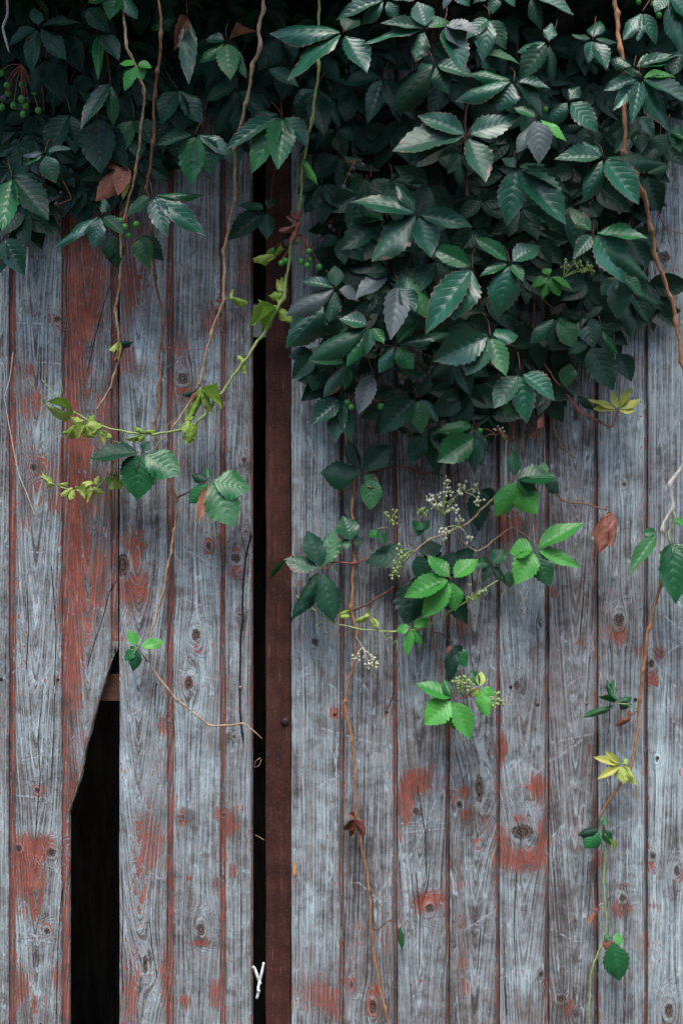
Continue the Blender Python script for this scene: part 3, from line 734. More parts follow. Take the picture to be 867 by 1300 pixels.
BSPH = None
def berry_mesh():
    V = [(0,0,1)]; F = []; n = 10; k = 6
    for j in range(1, k):
        for q in range(n):
            a_ = math.pi * j / k; V.append((math.sin(a_) * math.cos(6.2832*q/n), math.sin(a_) * math.sin(6.2832*q/n), math.cos(a_)))
    V.append((0,0,-1))
    for q in range(n): F.append((0, 1+q, 1+(q+1) % n))
    for j in range(k - 2):
        for q in range(n):
            a_ = 1 + j*n + q; b_ = 1 + j*n + (q+1) % n; F.append((a_, a_+n, b_+n, b_))
    e = len(V) - 1
    for q in range(n): F.append((e, 1+(k-2)*n+(q+1) % n, 1+(k-2)*n+q))
    return mesh('berry', V, F)
BERRY_ME = berry_mesh(); BERRY_ME.materials.append(BERRY)

def berry_cluster(root, c, d, berries, mat='red', r=4.3, dark=()):
    C = at(*c, d); V, F = [], []
    for k, (x, y) in enumerate(berries):
        e = at(x, y - r * .8, d + .012 * math.sin(k * 2.1)) - C
        m = e * .5 + Vector((0, -.004, .004))
        v, f = tube(spline([(0,0,0,.0009), (m.x, m.y, m.z, .0008), (e.x, e.y, e.z, .0007)], .006), 5, len(V)); V += v; F += f
    st = link('berry_cluster', mesh('berry_stalks', V, F), STEMS[mat], root); st.location = C - root.location
    for k, (x, y) in enumerate(berries):
        b = link('berry', BERRY_ME, None, st); b.location = at(x, y, d + .012 * math.sin(k * 2.1)) - C
        rr = r * S * random.uniform(.82, 1.08); b.scale = (rr, rr, rr * 1.05)
        if k in dark: b.material_slots[0].link = 'OBJECT'; b.material_slots[0].material = DARKBERRY
    return st

def flower_cluster(root, c, d, sprays, n_each=8, rad=8, mat='green', bud=None, br=1.9):
    """branching stalks ending in tight heads of tiny buds"""
    C = at(*c, d); V, F, BV, BF = [], [], [], []
    ico = [(0,0,1),(1,0,0),(0,1,0),(-1,0,0),(0,-1,0),(0,0,-1)]
    icf = [(0,1,2),(0,2,3),(0,3,4),(0,4,1),(5,2,1),(5,3,2),(5,4,3),(5,1,4)]
    for (x, y) in sprays:
        e = at(x, y, d + random.uniform(-.006, .012)) - C; m = e * .5 + Vector((0, -.003, .003))
        v, f = tube(spline([(0,0,0,.0011), (m.x, m.y, m.z, .0009), (e.x, e.y, e.z, .0008)], .006), 5, len(V)); V += v; F += f
        for k in range(n_each):
            a_ = random.random() * 6.283; q = rad * S * math.sqrt(random.random())
            bp = e + Vector((q * math.cos(a_), random.uniform(-1, .6) * rad * S * .6, q * math.sin(a_)))
            v, f = tube(np.array([[*e, .0005], [*bp, .0005]]), 4, len(V)); V += v; F += f
            s = br * S * random.uniform(.7, 1.25); b0 = len(BV)
            BV += [(bp.x + s*i_[0], bp.y + s*i_[1], bp.z + s*1.2*i_[2]) for i_ in ico]; BF += [tuple(b0 + i_ for i_ in t_) for t_ in icf]
    st = link('flower_cluster', mesh('flower_stalks', V, F), STEMS[mat], root); st.location = C - root.location
    bo = link('flower_buds', mesh('flower_buds', BV, BF), bud or BUDM, st); bo['kind'] = 'stuff'
    return st

# ---------------------------------------------------------------- creeper over the right leaf of the gate
R = empty('virginia_creeper', at(620, 560, 0.02), 'dense dark green creeper curtain hanging over the upper right gate planks', 'creeper')
def inside(x, y, poly):
    c = False; j = len(poly) - 1
    for i_ in range(len(poly)):
        xi, yi = poly[i_]; xj, yj = poly[j]
        if (yi > y) != (yj > y) and x < (xj - xi) * (y - yi) / (yj - yi) + xi: c = not c
        j = i_
    return c
# woody stems climbing inside the mass
for pts, m in [
    ([(660,-60,.03,3),(655,120,.04,3),(662,300,.04,2.6),(655,380,.04,2.4),(657,455,.03,2.2),(651,560,.025,2)], 'brown'),
    ([(668,-20,.02,2.4),(673,200,.03,2.4),(672,340,.03,2.2),(668,430,.03,2),(672,540,.02,1.8)], 'brown'),
    ([(700,-40,.02,2),(690,200,.03,2),(680,330,.03,2),(676,450,.03,1.8),(684,570,.02,1.5)], 'orange'),
    ([(560,-60,.02,3),(540,150,.03,2.8),(520,330,.03,2.4),(522,480,.02,2),(527,560,.015,1.8),(534,660,.012,1.4),(536,690,.012,1.2)], 'brown'),
    ([(440,250,.01,2.2),(438,400,.015,2.2),(434,480,.015,2),(437,545,.02,2.4)], 'brown'),
    ([(640,480,.03,1.6),(642,560,.02,1.4),(640,640,.012,1.2)], 'straw'),
    ([(676,430,.05,1.6),(690,462,.05,1.6),(735,521,.055,1.6),(760,535,.06,1.5),(777,542,.065,1.5),(783,520,.07,1.2)], 'red'),
    ([(646,470,.03,1.2),(650,520,.025,1.1),(645,570,.02,1.0),(652,612,.02,.8)], 'red'),
    ([(662,480,.03,1.2),(665,530,.025,1.1),(660,575,.02,1.0)], 'orange'),
    ([(590,470,.03,1.2),(586,540,.02,1.1),(592,610,.018,1.0),(588,650,.016,.8)], 'brown'),
    ([(480,470,.03,1.2),(472,530,.02,1.1),(476,590,.018,.9)], 'brown'),
    ([(560,500,.03,1.1),(556,560,.02,1.0),(563,620,.018,.8)], 'red'),
    ([(700,500,.02,1.4),(703,545,.02,1.3),(715,570,.018,1.2),(731,582,.015,1.2)], 'brown'),
    ([(655,374,.04,1.8),(675,370,.05,1.5),(700,390,.055,1.3),(735,430,.05,1.2)], 'dark'),
    ([(760,-40,.04,2.4),(745,150,.05,2.2),(752,300,.05,2),(770,400,.03,1.6)], 'dark'),
    ([(605,-40,.04,2.4),(590,170,.06,2.2),(600,340,.05,2),(620,420,.05,1.6)], 'dark'),
]: add_stem(R, pts, m)

FILL_R = [(405,-30),(867,-30),(880,190),(838,235),(832,385),(800,412),(752,425),(738,455),(700,470),(690,505),(640,520),(560,540),(480,520),(425,490),(400,455),(392,395),(415,335),(405,300),(408,150),(440,110)]
def rnd_leaf(root, x, y, d, size, mat='d', n=5, up=.5, spread=1.0):
    rot = random.uniform(-.5, .5); L = []
    angs = {5: (-100, -50, 0, 50, 100), 3: (-60, 0, 60)}[n]
    for k, a_ in enumerate(angs):
        an = math.radians(90 + a_ * spread * .8 + random.uniform(-12, 12)) + rot
        ln = size * (1.0 - .15 * abs(a_) / 50) * random.uniform(.85, 1.1)
        L.append((x + ln * math.cos(an), y + ln * math.sin(an), ln * random.uniform(.48, .60)))
    return add_leaf(root, (x, y), d, mat, L, up=up)
k = 0
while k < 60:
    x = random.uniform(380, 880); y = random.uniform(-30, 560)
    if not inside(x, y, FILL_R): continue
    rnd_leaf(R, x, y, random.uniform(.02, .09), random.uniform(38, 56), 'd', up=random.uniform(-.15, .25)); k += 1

LEAVES_R = [  # centre, depth, kind, leaflets
    # --- top
    ((490,0),.17,'p',[(428,15,20),(457,23,18),(505,20,18),(530,-14,20)]),
    ((436,42),.20,'p',[(347,24,30,'p',.9),(362,89,31,'p',.9),(465,90,34,'p',.8),(452,18,24,'d')],),
    ((541,37),.21,'p',[(531,1,28,'p',.4),(484,26,17,'c'),(459,47,15,'d'),(520,72,28,'c',.4),(568,20,22,'k')]),
    ((562,33),.22,'p',[(588,89,33,'p',1.0),(608,40,22,'g',1.0),(590,52,28,'g',.8)]),
    ((551,82),.12,'d',[(500,135,36),(569,116,26),(600,95,24),(530,88,20)]),
    ((652,103),.19,'p',[(580,114,21,'p',.9),(632,135,37,'p',1.1),(597,86,17,'m'),(697,111,16,'d'),(692,138,20,'d')]),
    ((612,70),.15,'d',[(660,72,13,'k'),(612,35,18),(626,85,18)]),
    ((622,22),.13,'d',[(612,71,24),(640,60,22),(590,45,20)]),
    ((682,150),.22,'p',[(656,186,20,'g',1.1),(687,201,31,'g',1.2),(654,135,15,'m'),(720,173,11,'b')],),
    ((593,172),.21,'c',[(500,182,40,'c',1.0),(524,199,26,'g',1.0),(616,229,36,'c',.9),(655,149,30,'d',.5),(532,143,26,'d',.6)]),
    ((655,214),.18,'d',[(646,277,34,'p',.6),(718,281,42,'p',.7),(725,238,18,'d'),(690,200,16,'d'),(638,200,14,'d')]),
    ((530,272),.17,'d',[(449,246,31,'p',.6),(471,325,44,'c',.9),(546,325,34,'p',.5),(599,284,26,'d',.4),(505,232,20)]),
    ((492,278),.13,'d',[(432,314,33,'d',.7),(441,283,12,'m')]),
    ((647,334),.19,'d',[(603,298,19,'m'),(685,309,26,'d',.6),(608,347,13,'m'),(635,394,42,'p',.6),(664,356,15,'k')]),
    ((600,340),.18,'p',[(579,399,42,'p',.7),(541,411,35,'p',.8),(546,311,25,'m',.4),(572,312,16,'d')]),
    ((556,330),.14,'d',[(560,360,27,'c',.3),(525,372,22,'d')]),
    ((513,346),.15,'d',[(547,393,36,'k',.4),(500,390,22,'d')]),
    ((505,361),.16,'g',[(499,425,31,'g',.4),(527,395,25,'d')]),
    ((427,367),.12,'g',[(382,352,14,'d'),(363,391,27,'g',.6),(425,336,19,'d'),(457,376,17,'g'),(418,407,24,'c',.4)]),
    ((495,347),.13,'d',[(449,372,26,'g',.7),(465,345,16,'d')]),
    ((418,384),.09,'d',[(365,432,39,'d',.3)]),
    ((470,414),.12,'d',[(392,444,27,'d',.8),(432,403,21,'d'),(487,436,15,'m'),(440,459,20,'m',.7),(466,448,16,'d')]),
    ((441,461),.10,'c',[(394,455,14,'k'),(408,498,19,'c'),(438,494,15,'m'),(455,440,12,'d')]),
    ((434,505),.08,'d',[(395,536,27,'d',.4),(422,560,25,'c',.4),(445,560,18,'d')]),
    ((473,472),.11,'g',[(457,521,24,'g',.6)]),
    ((502,438),.13,'d',[(525,467,25,'m',.8),(567,412,21,'p',.8),(531,404,13,'m'),(480,470,18,'d')]),
    ((622,426),.18,'d',[(566,419,17,'p',.9),(553,456,43,'d',.3),(656,418,27,'p',.6),(590,473,36,'c',.8),(642,474,25,'k',.3)]),
    ((660,474),.16,'d',[(626,516,27,'c',.7),(706,502,25,'p',.8),(669,534,29,'p',.6),(647,524,31,'k',.2)]),
    ((530,505),.10,'d',[(481,546,31,'d',.6),(535,546,25,'k',.2),(560,530,20,'d')]),
    ((605,553),.07,'m',[(555,584,38,'m',.3),(602,592,24,'d',.2)]),
    ((603,541),.06,'d',[(550,545,17,'m'),(575,566,25,'d'),(612,585,22,'d')]),
    ((545,540),.04,'d',[(520,585,28,'d',.1),(560,600,26,'d',.1),(590,585,30,'d',.1)]),
    # --- right side
    ((766,200),.18,'d',[(705,198,24,'d',.6),(745,248,27,'p',.5),(810,257,36,'p',.5),(846,203,22,'d',.6),(740,178,16,'d')]),
    ((818,222),.09,'d',[(839,268,28,'d',.2),(808,205,16,'d'),(850,210,16,'d')]),
    ((753,296),.18,'d',[(723,263,20,'k',.4),(821,301,23,'m',.8),(727,326,19,'c',.4),(798,347,46,'p',.6),(826,351,24,'d',.4)]),
    ((785,350),.13,'d',[(816,371,17,'m'),(786,402,32,'p',.5),(764,372,20,'d')]),
    ((795,366),.11,'d',[(806,422,28,'d',.4),(824,409,20,'d'),(846,376,20,'d')]),
    ((748,438),.10,'d',[(777,493,38,'d',.4),(722,445,14,'d')]),
    ((780,446),.07,'d',[(805,479,25,'d',.4)]),
    ((762,416),.08,'m',[(786,448,11,'m',1.)]),
    ((740,400),.05,'d',[(700,425,34,'d',.1),(752,440,30,'d',.1),(720,395,24,'d')]),
    ((706,402),.09,'k',[(677,432,22,'d'),(733,436,28,'k'),(731,416,15,'m'),(702,440,22,'d')]),
    ((724,459),.05,'k',[(718,489,22,'k')]),
    ((728,501),.04,'d',[(760,516,13,'d')]),
    ((752,50),.15,'d',[(726,41,11,'d'),(758,21,23,'d'),(784,46,13,'d'),(746,78,17,'d',.6),(771,84,23,'d',.6)]),
    ((696,54),.14,'d',[(661,94,28,'d',.5),(705,102,18,'d',.4),(658,58,17,'d'),(700,28,18,'d')]),
    ((672,-6),.20,'p',[(728,16,20,'p',.9),(690,30,22,'d')]),
    ((630,-12),.19,'p',[(626,14,17,'p',.6),(600,0,16,'d'),(655,4,18,'d')]),
    ((575,-16),.19,'p',[(563,9,11,'g',.6),(595,6,20,'d')]),
    ((815,14),.19,'p',[(791,47,19,'p',.6),(809,49,16,'p',.7),(834,51,16,'p',.6)]),
    ((846,-6),.20,'p',[(874,58,30,'p',.6),(880,18,28,'p',.8),(830,12,18,'d')]),
    ((804,86),.15,'d',[(849,74,22,'m',.7),(800,96,24,'p',.5),(775,72,18,'d'),(860,66,16,'p')]),
    ((812,100),.19,'p',[(766,113,17,'p',.7),(778,138,17,'p',.6),(803,152,18,'p',.4),(860,152,38,'p',1.0),(880,130,26,'p',.9),(856,90,12,'b')]),
    ((812,145),.12,'d',[(796,174,20,'d'),(828,170,18,'d')]),
    ((848,168),.13,'d',[(837,195,26,'d'),(874,172,22,'m'),(866,190,18,'m')]),
    ((722,128),.15,'d',[(758,164,28,'d',.5),(698,152,22,'d',.6),(735,108,18,'d')]),
    ((868,60),.13,'d',[(852,95,20,'d'),(885,100,22,'d')]),
    # --- dim ones on the inner edge
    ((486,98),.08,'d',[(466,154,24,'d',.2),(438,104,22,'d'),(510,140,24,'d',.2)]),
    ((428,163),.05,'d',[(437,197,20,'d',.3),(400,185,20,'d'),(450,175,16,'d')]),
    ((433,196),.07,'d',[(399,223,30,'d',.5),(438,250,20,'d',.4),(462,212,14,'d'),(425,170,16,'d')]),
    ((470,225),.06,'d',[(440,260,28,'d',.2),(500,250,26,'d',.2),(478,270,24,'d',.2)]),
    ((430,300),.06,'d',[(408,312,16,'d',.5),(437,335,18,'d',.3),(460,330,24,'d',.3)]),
]
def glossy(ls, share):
    """give a share of the front leaflets the lighter, glossier tone for highlights"""
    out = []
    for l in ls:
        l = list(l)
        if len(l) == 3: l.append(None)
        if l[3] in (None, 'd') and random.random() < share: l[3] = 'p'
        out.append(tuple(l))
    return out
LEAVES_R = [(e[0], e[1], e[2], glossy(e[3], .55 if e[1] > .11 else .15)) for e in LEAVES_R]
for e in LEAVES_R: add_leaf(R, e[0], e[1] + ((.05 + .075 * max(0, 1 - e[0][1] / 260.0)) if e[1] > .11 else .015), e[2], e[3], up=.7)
add_leaf(R, (783,521), .075, 'o', [(748,503,10),(753,518,10),(777,495,10),(801,491,10),(813,504,10),(806,520,10)], up=.9, anchor=(777,542,.065), petiole='red', label='small yellow young leaf')
add_leaf(R, (697,350), .12, 'b', [(675,362,13),(684,377,14),(712,373,16),(727,366,9),(690,340,12)], up=.7, anchor=(672,372,.06), petiole='red', shapes=CURL[4:5] + FLAT[:3])
add_leaf(R, (690,520), .05, 'r', [(672,540,12),(682,555,10)], shapes=ROLL)
flower_cluster(R, (715,352), .12, [(716,336),(730,334),(742,340),(748,343)], 9, 7, 'green', GBUDM)
flower_cluster(R, (500,440), .12, [(478,440),(487,450),(552,455),(548,470),(541,478),(530,485),(512,482)], 3, 6, 'dark', DARKBERRY, 2.2)
berry_cluster(R, (455,500), .10, [(441,511),(446,517),(483,516),(470,503)], 'red')
berry_cluster(R, (452,205), .09, [(448,214),(443,222),(440,230),(460,210),(436,238),(425,215)], 'red', 3.4, (0,1,2,3,4,5))
berry_cluster(R, (425,275), .07, [(421,280),(419,287),(415,262),(424,292),(405,300)], 'dark', 3.0, (0,1,2,3,4))
berry_cluster(R, (845,10), .2, [(836,19),(810,2),(828,5)], 'red', 4.0)
berry_cluster(R, (688,140), .2, [(692,139)], 'red', 3.6)
berry_cluster(R, (630,552), .06, [(609,547),(613,559),(640,555)], 'red', 3.4)
flower_cluster(R, (645,560), .06, [(630,545),(636,548)], 6, 5, 'red', BUDM, 1.1)

# ---------------------------------------------------------------- creeper over the left leaf
Lc = empty('virginia_creeper', at(150, 240, 0.02), 'shadowed creeper foliage hanging from above over the upper left gate planks', 'creeper')
for pts, m in [
    ([(60,-60,.03,2.6),(50,40,.05,2.2),(58,190,.06,1.8),(20,225,.05,1.4)], 'dark'),
    ([(140,-60,.04,2.6),(135,50,.06,2),(140,110,.06,1.8),(130,200,.05,1.6),(135,275,.05,1.2)], 'dark'),
    ([(250,-60,.03,2.6),(280,40,.05,2),(255,170,.06,1.5)], 'dark'),
    ([(350,-60,.03,2.4),(348,80,.04,2),(358,145,.06,1.5),(342,262,.03,1.2)], 'dark'),
    ([(80,230,.06,1),(91,252,.06,1),(72,260,.06,.9)], 'red'),
]: add_stem(Lc, pts, m)
FILL_L = [(-10,-30),(430,-30),(425,110),(395,130),(330,90),(300,150),(270,90),(235,165),(195,180),(190,235),(120,245),(60,245),(10,300),(-10,300)]
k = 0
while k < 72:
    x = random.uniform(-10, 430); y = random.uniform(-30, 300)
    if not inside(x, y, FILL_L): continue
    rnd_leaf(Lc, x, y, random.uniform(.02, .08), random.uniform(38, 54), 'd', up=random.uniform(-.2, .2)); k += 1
LEAVES_L = [
    ((358,147),.13,'d',[(285,184,21,'d',.5),(318,214,31,'m',.4),(352,211,35,'m',.3),(394,178,23,'d'),(320,137,12,'d')]),
    ((248,170),.13,'d',[(198,182,17,'d'),(238,231,35,'m',.4),(272,214,33,'d',.4),(296,190,18,'d')]),
    ((339,267),.05,'d',[(291,299,27,'d',.5),(338,303,21,'d',.5),(301,256,15,'d'),(347,248,13,'d')]),
    ((288,52),.13,'k',[(292,97,28,'k',.5),(252,73,15,'m'),(313,93,14,'m'),(322,34,9,'r'),(262,48,16,'d')]),
    ((362,34),.08,'d',[(329,80,34,'d',.3),(375,70,20,'d')]),
    ((337,85),.12,'c',[(378,109,19,'c',.4)]),
    ((238,18),.13,'c',[(240,96,23,'c',.4),(225,60,18,'r')]),
    ((49,34),.13,'d',[(103,28,15,'d',.7),(85,69,23,'d',.6),(37,86,21,'d',.5),(11,54,17,'d'),(45,8,16,'d')]),
    ((127,40),.12,'m',[(124,98,14,'m',.2),(152,73,21,'c'),(104,12,18,'d')]),
    ((150,-10),.15,'m',[(139,21,25,'m',.6),(176,16,22,'d'),(112,2,20,'m')]),
    ((108,8),.12,'d',[(136,39,24,'d')]),
    ((141,104),.12,'c',[(100,157,23,'c',.6),(141,153,17,'m',.2)]),
    ((90,143),.10,'d',[(57,192,32,'d',.5),(100,180,22,'d')]),
    ((125,148),.09,'d',[(126,215,44,'d',.4),(160,207,30,'d',.2)]),
    ((60,74),.07,'d',[(77,124,30,'d',.2),(40,115,24,'d')]),
    ((57,194),.14,'c',[(29,195,11,'g'),(31,207,11,'m'),(69,229,26,'c',.5),(91,188,9,'c')]),
    ((16,224),.12,'d',[(61,273,36,'d',.5),(2,290,34,'m',.5),(44,217,13,'d')]),
    ((129,273),.13,'d',[(67,310,19,'p',.7),(117,312,24,'p',.5),(136,250,15,'c'),(156,296,17,'d')]),
    ((142,292),.08,'d',[(136,324,23,'d',.2),(146,336,25,'d',.2)]),
    ((178,297),.07,'d',[(186,334,27,'k',.2),(205,330,24,'d',.1)]),
    ((194,248),.12,'d',[(159,271,18,'d',.5),(210,297,25,'p',.5),(259,291,25,'d',.6),(259,243,10,'m',.9)]),
    ((300,112),.07,'d',[(275,160,28),(305,168,30),(335,150,24),(262,125,20)]),
    ((402,112),.08,'d',[(380,165,28),(410,170,30),(435,150,24),(372,130,20)]),
    ((225,112),.08,'d',[(205,150,26),(230,165,28),(258,150,24)]),
    ((408,232),.06,'d',[(385,268,24),(412,280,26),(436,262,22),(378,240,18)]),
    ((290,170),.05,'d',[(272,205,24),(300,212,26),(318,190,22)]),
    ((170,150),.09,'d',[(150,190,26,'k'),(176,200,28),(198,180,24)]),
    ((5,300),.06,'d',[(30,345,30,'d',.1),(-8,350,28,'d',.1)]),
]
LEAVES_L = [(e[0], e[1], e[2], glossy(e[3], .4 if e[1] > .10 else .1)) for e in LEAVES_L]
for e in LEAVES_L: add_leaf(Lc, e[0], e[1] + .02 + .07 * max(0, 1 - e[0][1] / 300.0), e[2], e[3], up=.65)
add_leaf(Lc, (204,44), .16, 'c', [(203,3,36,'k',.3)], shapes=CURL[:1] + FLAT[3:4], anchor=(200,70,.14))
add_leaf(Lc, (162,207), .14, 'r', [(122,251,27),(149,246,22),(156,249,12,'o'),(132,206,20)], shapes=FLAT[1:4], up=.4, anchor=(176,225,.12), label='dead red brown leaf')
berry_cluster(Lc, (28,82), .12, [(2,93),(9,108),(11,119),(28,107),(44,117),(18,134),(33,134),(28,126),(5,125),(30,145),(49,140),(3,136),(36,127)], 'red', 4.4, (8,12))
berry_cluster(Lc, (160,265), .12, [(152,281),(159,288),(173,285),(163,299)], 'red', 4.3)
berry_cluster(Lc, (80,255), .05, [(78,245),(72,259),(77,275)], 'dark', 3.0, (0,1,2))

# ---------------------------------------------------------------- inner foliage, and unseen foliage added over the roof edge for shade
def low_leaf(nv=8, nu=2, fold=.25, droop=.2):
    V, F = [], []; nc = 2*nu + 1
    for j in range(nv):
        v = j / (nv - 1); w = .5 * (v ** .85) * ((1 - v) ** 1.15) / (.42 ** .85 * .58 ** 1.15) + .01
        for i_ in range(nc):
            u = -1 + i_ / nu; x = u * w; V.append((x, v, fold * abs(x) - droop * v * v))
    for j in range(nv - 1):
        for i_ in range(nc - 1):
            a_ = j*nc + i_; F.append((a_, a_+1, a_+nc+1, a_+nc))
    return np.array(V), np.array(F)
LV, LF = low_leaf()
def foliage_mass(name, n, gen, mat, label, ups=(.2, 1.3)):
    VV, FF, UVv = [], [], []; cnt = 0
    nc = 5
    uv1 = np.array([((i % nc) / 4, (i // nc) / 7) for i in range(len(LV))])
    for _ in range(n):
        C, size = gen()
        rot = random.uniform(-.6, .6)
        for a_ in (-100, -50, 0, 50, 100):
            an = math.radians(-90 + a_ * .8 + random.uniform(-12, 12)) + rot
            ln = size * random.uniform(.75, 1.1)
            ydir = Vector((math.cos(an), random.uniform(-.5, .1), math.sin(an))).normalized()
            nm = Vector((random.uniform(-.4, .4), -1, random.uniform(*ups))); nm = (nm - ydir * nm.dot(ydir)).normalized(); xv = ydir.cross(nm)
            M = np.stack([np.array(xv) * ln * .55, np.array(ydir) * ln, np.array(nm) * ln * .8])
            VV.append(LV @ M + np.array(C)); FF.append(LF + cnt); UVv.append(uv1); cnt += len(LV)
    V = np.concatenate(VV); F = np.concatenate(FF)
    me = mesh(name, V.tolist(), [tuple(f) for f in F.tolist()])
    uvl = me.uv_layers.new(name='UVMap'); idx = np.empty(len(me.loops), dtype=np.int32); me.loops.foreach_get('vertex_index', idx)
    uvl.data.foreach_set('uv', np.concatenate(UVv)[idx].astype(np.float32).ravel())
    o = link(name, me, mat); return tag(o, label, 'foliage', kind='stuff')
def gen_top():  # leaves added out of view to shade the upper gate
    x = random.uniform(-1.3, 1.3)
    return (x, -random.uniform(.22, .40 if x < 0 else .30), random.uniform(2.46, 2.68) + (0 if x < 0 else .05)), random.uniform(.07, .10)
def gen_in():
    while True:
        x = random.uniform(380, 880); y = random.uniform(-30, 560)
        if inside(x, y, FILL_R): break
    p = at(x, y, random.uniform(.015, .06)); return tuple(p), random.uniform(.06, .085)
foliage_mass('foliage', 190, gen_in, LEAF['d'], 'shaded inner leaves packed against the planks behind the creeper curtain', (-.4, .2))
def gen_in2():
    while True:
        x = random.uniform(-10, 430); y = random.uniform(-30, 300)
        if inside(x, y, FILL_L): break
    p = at(x, y, random.uniform(.015, .05)); return tuple(p), random.uniform(.06, .085)
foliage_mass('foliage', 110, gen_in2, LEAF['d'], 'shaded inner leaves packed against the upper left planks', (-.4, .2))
foliage_mass('foliage', 260, gen_top, LEAF['d'], 'unseen creeper foliage added over the roof edge to shade the gate')

# ---------------------------------------------------------------- hanging vines, each a thing of its own
def vine(x, y, d, label):
    return empty('hanging_vine', at(x, y, d), label, 'vine', 'creeper strands hanging in front of the gate')

# J-shaped green strand with the yellow tips
v = vine(300, 480, .08, 'long green strand sweeping in a J across the left planks, with wilted yellow leaves')
add_stem(v, [(404,-25,.10,2.2),(405,80,.12,2.1),(396,150,.12,2.1),(384,210,.11,2.1),(381,262,.10,2.2),(373,291,.10,2.3),(367,330,.09,2.4),(360,376,.085,2.5),(340,415,.08,2.5),(309,460,.08,2.4),(258,529,.075,2.2),(228,545,.072,2),(200,551,.07,1.9),(165,549,.07,1.7),(125,540,.07,1.6),(96,524,.068,1.5),(75,507,.068,1.2),(54,482,.066,.7)], 'green')
add_stem(v, [(382,255,.10,2.6),(378,275,.10,3.0),(376,288,.10,2.4)], 'red', name='node')
for (c, L) in [((97,524),[(52,516,7),(60,507,5)]), ((110,535),[(78,548,12),(84,530,12),(98,556,14),(122,530,18),(118,556,16),(128,545,14)]), ((126,546),[(135,562,10),(142,556,8),(104,552,8)]),
               ((182,550),[(176,538,9),(193,540,8),(178,562,9),(160,560,4)]),
               ((243,535),[(228,540,16),(232,556,16),(243,561,18),(256,548,16),(240,524,10)]),
               ((309,459),[(304,468,11),(318,466,10),(308,448,10),(303,456,9)]),
               ((354,388),[(318,412,16),(334,420,16),(330,392,12),(368,410,13),(352,372,10)]),
               ((361,372),[(342,376,12),(345,356,13),(352,350,11),(366,360,8)]),
               ((352,325),[(325,316,14),(338,330,15),(346,312,10)]),]:
    add_leaf(v, c, .078, 'y', L, up=.7, anchor=(c[0] + 4, c[1] - 2, .076), petiole='green', shapes=CURL + ROLL[:1], pr=.7)
for pts in ([(97,524,.068,.6),(80,516,.07,.55),(66,512,.07,.5),(52,517,.072,.35)], [(110,538,.07,.6),(92,545,.075,.5),(84,556,.075,.4),(78,552,.074,.3)], [(120,545,.07,.6),(108,556,.074,.5),(98,566,.072,.4)],
            [(180,551,.07,.6),(168,560,.074,.5),(154,562,.074,.45),(140,558,.072,.3)], [(205,556,.07,.6),(196,570,.07,.5),(186,582,.068,.35)], [(74,506,.068,.5),(80,496,.07,.45),(78,486,.07,.3)], [(243,535,.076,.6),(228,540,.078,.5),(216,536,.076,.4),(208,548,.074,.3)], [(255,525,.076,.6),(262,512,.08,.5),(274,508,.08,.4)]):
    add_stem(v, pts, 'green', name='tendril', nodes=False, sides=5)
add_leaf(v, (381,197), .115, 'm', [(399,232,13,'b'),(380,196,5)], up=.6, anchor=(386,192,.115), petiole='green', shapes=CURL[4:5])
add_leaf(v, (376,280), .11, 'r', [(368,298,16),(386,292,18),(380,272,12),(366,284,12)], shapes=ROLL, anchor=(378,274,.105), petiole='red', label='withered brown leaf')
berry_cluster(v, (383,298), .09, [(376,307),(392,319),(393,330),(382,332),(390,337),(405,339),(365,308),(357,334),(346,318),(362,331)], 'red', 4.2, (6,))

# strand with the first tan stem
v = vine(150, 440, .06, 'thin tan strand hanging down the red board to the yellow tuft')
add_stem(v, [(156,-25,.12,1.9),(160,55,.14,2),(166,68,.14,2),(178,100,.13,2),(184,115,.13,2),(179,165,.12,1.9),(173,215,.11,1.9),(160,268,.10,1.9),(154,290,.10,1.9),(153,350,.09,1.9),(147,396,.08,2.1),(152,432,.075,1.9),(149,462,.07,1.8),(141,490,.07,1.8),(123,521,.07,1.6)], 'tan')
add_leaf(v, (173,82), .16, 'b', [(152,78,12),(157,112,18),(182,100,16),(193,85,12)], up=.7, anchor=(178,100,.13), petiole='green', shapes=FLAT[:5], label='small bright green young leaf')
add_leaf(v, (152,434), .08, 'y', [(139,437,9),(146,446,12),(160,438,13),(168,434,10,'d')], up=.7, anchor=(152,430,.076), petiole='green', shapes=CURL + ROLL)
add_leaf(v, (152,420), .076, 'd', [(145,430,7,'r'),(153,458,9,'r')], anchor=(149,412,.076), petiole='dark', shapes=ROLL)

v = vine(200, 520, .05, 'brown woody strand hanging straight past the red knotted board')
add_stem(v, [(200,-25,.12,2),(205,42,.14,2.2),(201,90,.13,2.2),(196,120,.12,2.2),(195,180,.11,2.2),(187,240,.10,2.3),(193,292,.08,2.2),(197,352,.06,2.2),(208,408,.05,2.2),(203,442,.045,2.2),(203,512,.04,2.1),(196,536,.04,1.8),(198,548,.045,1.4)], 'brown')
add_stem(v, [(203,441,.045,.7),(222,442,.05,.5),(240,444,.055,.55),(258,443,.06,.5),(270,434,.065,.4)], 'red', name='tendril', nodes=False, sides=5)

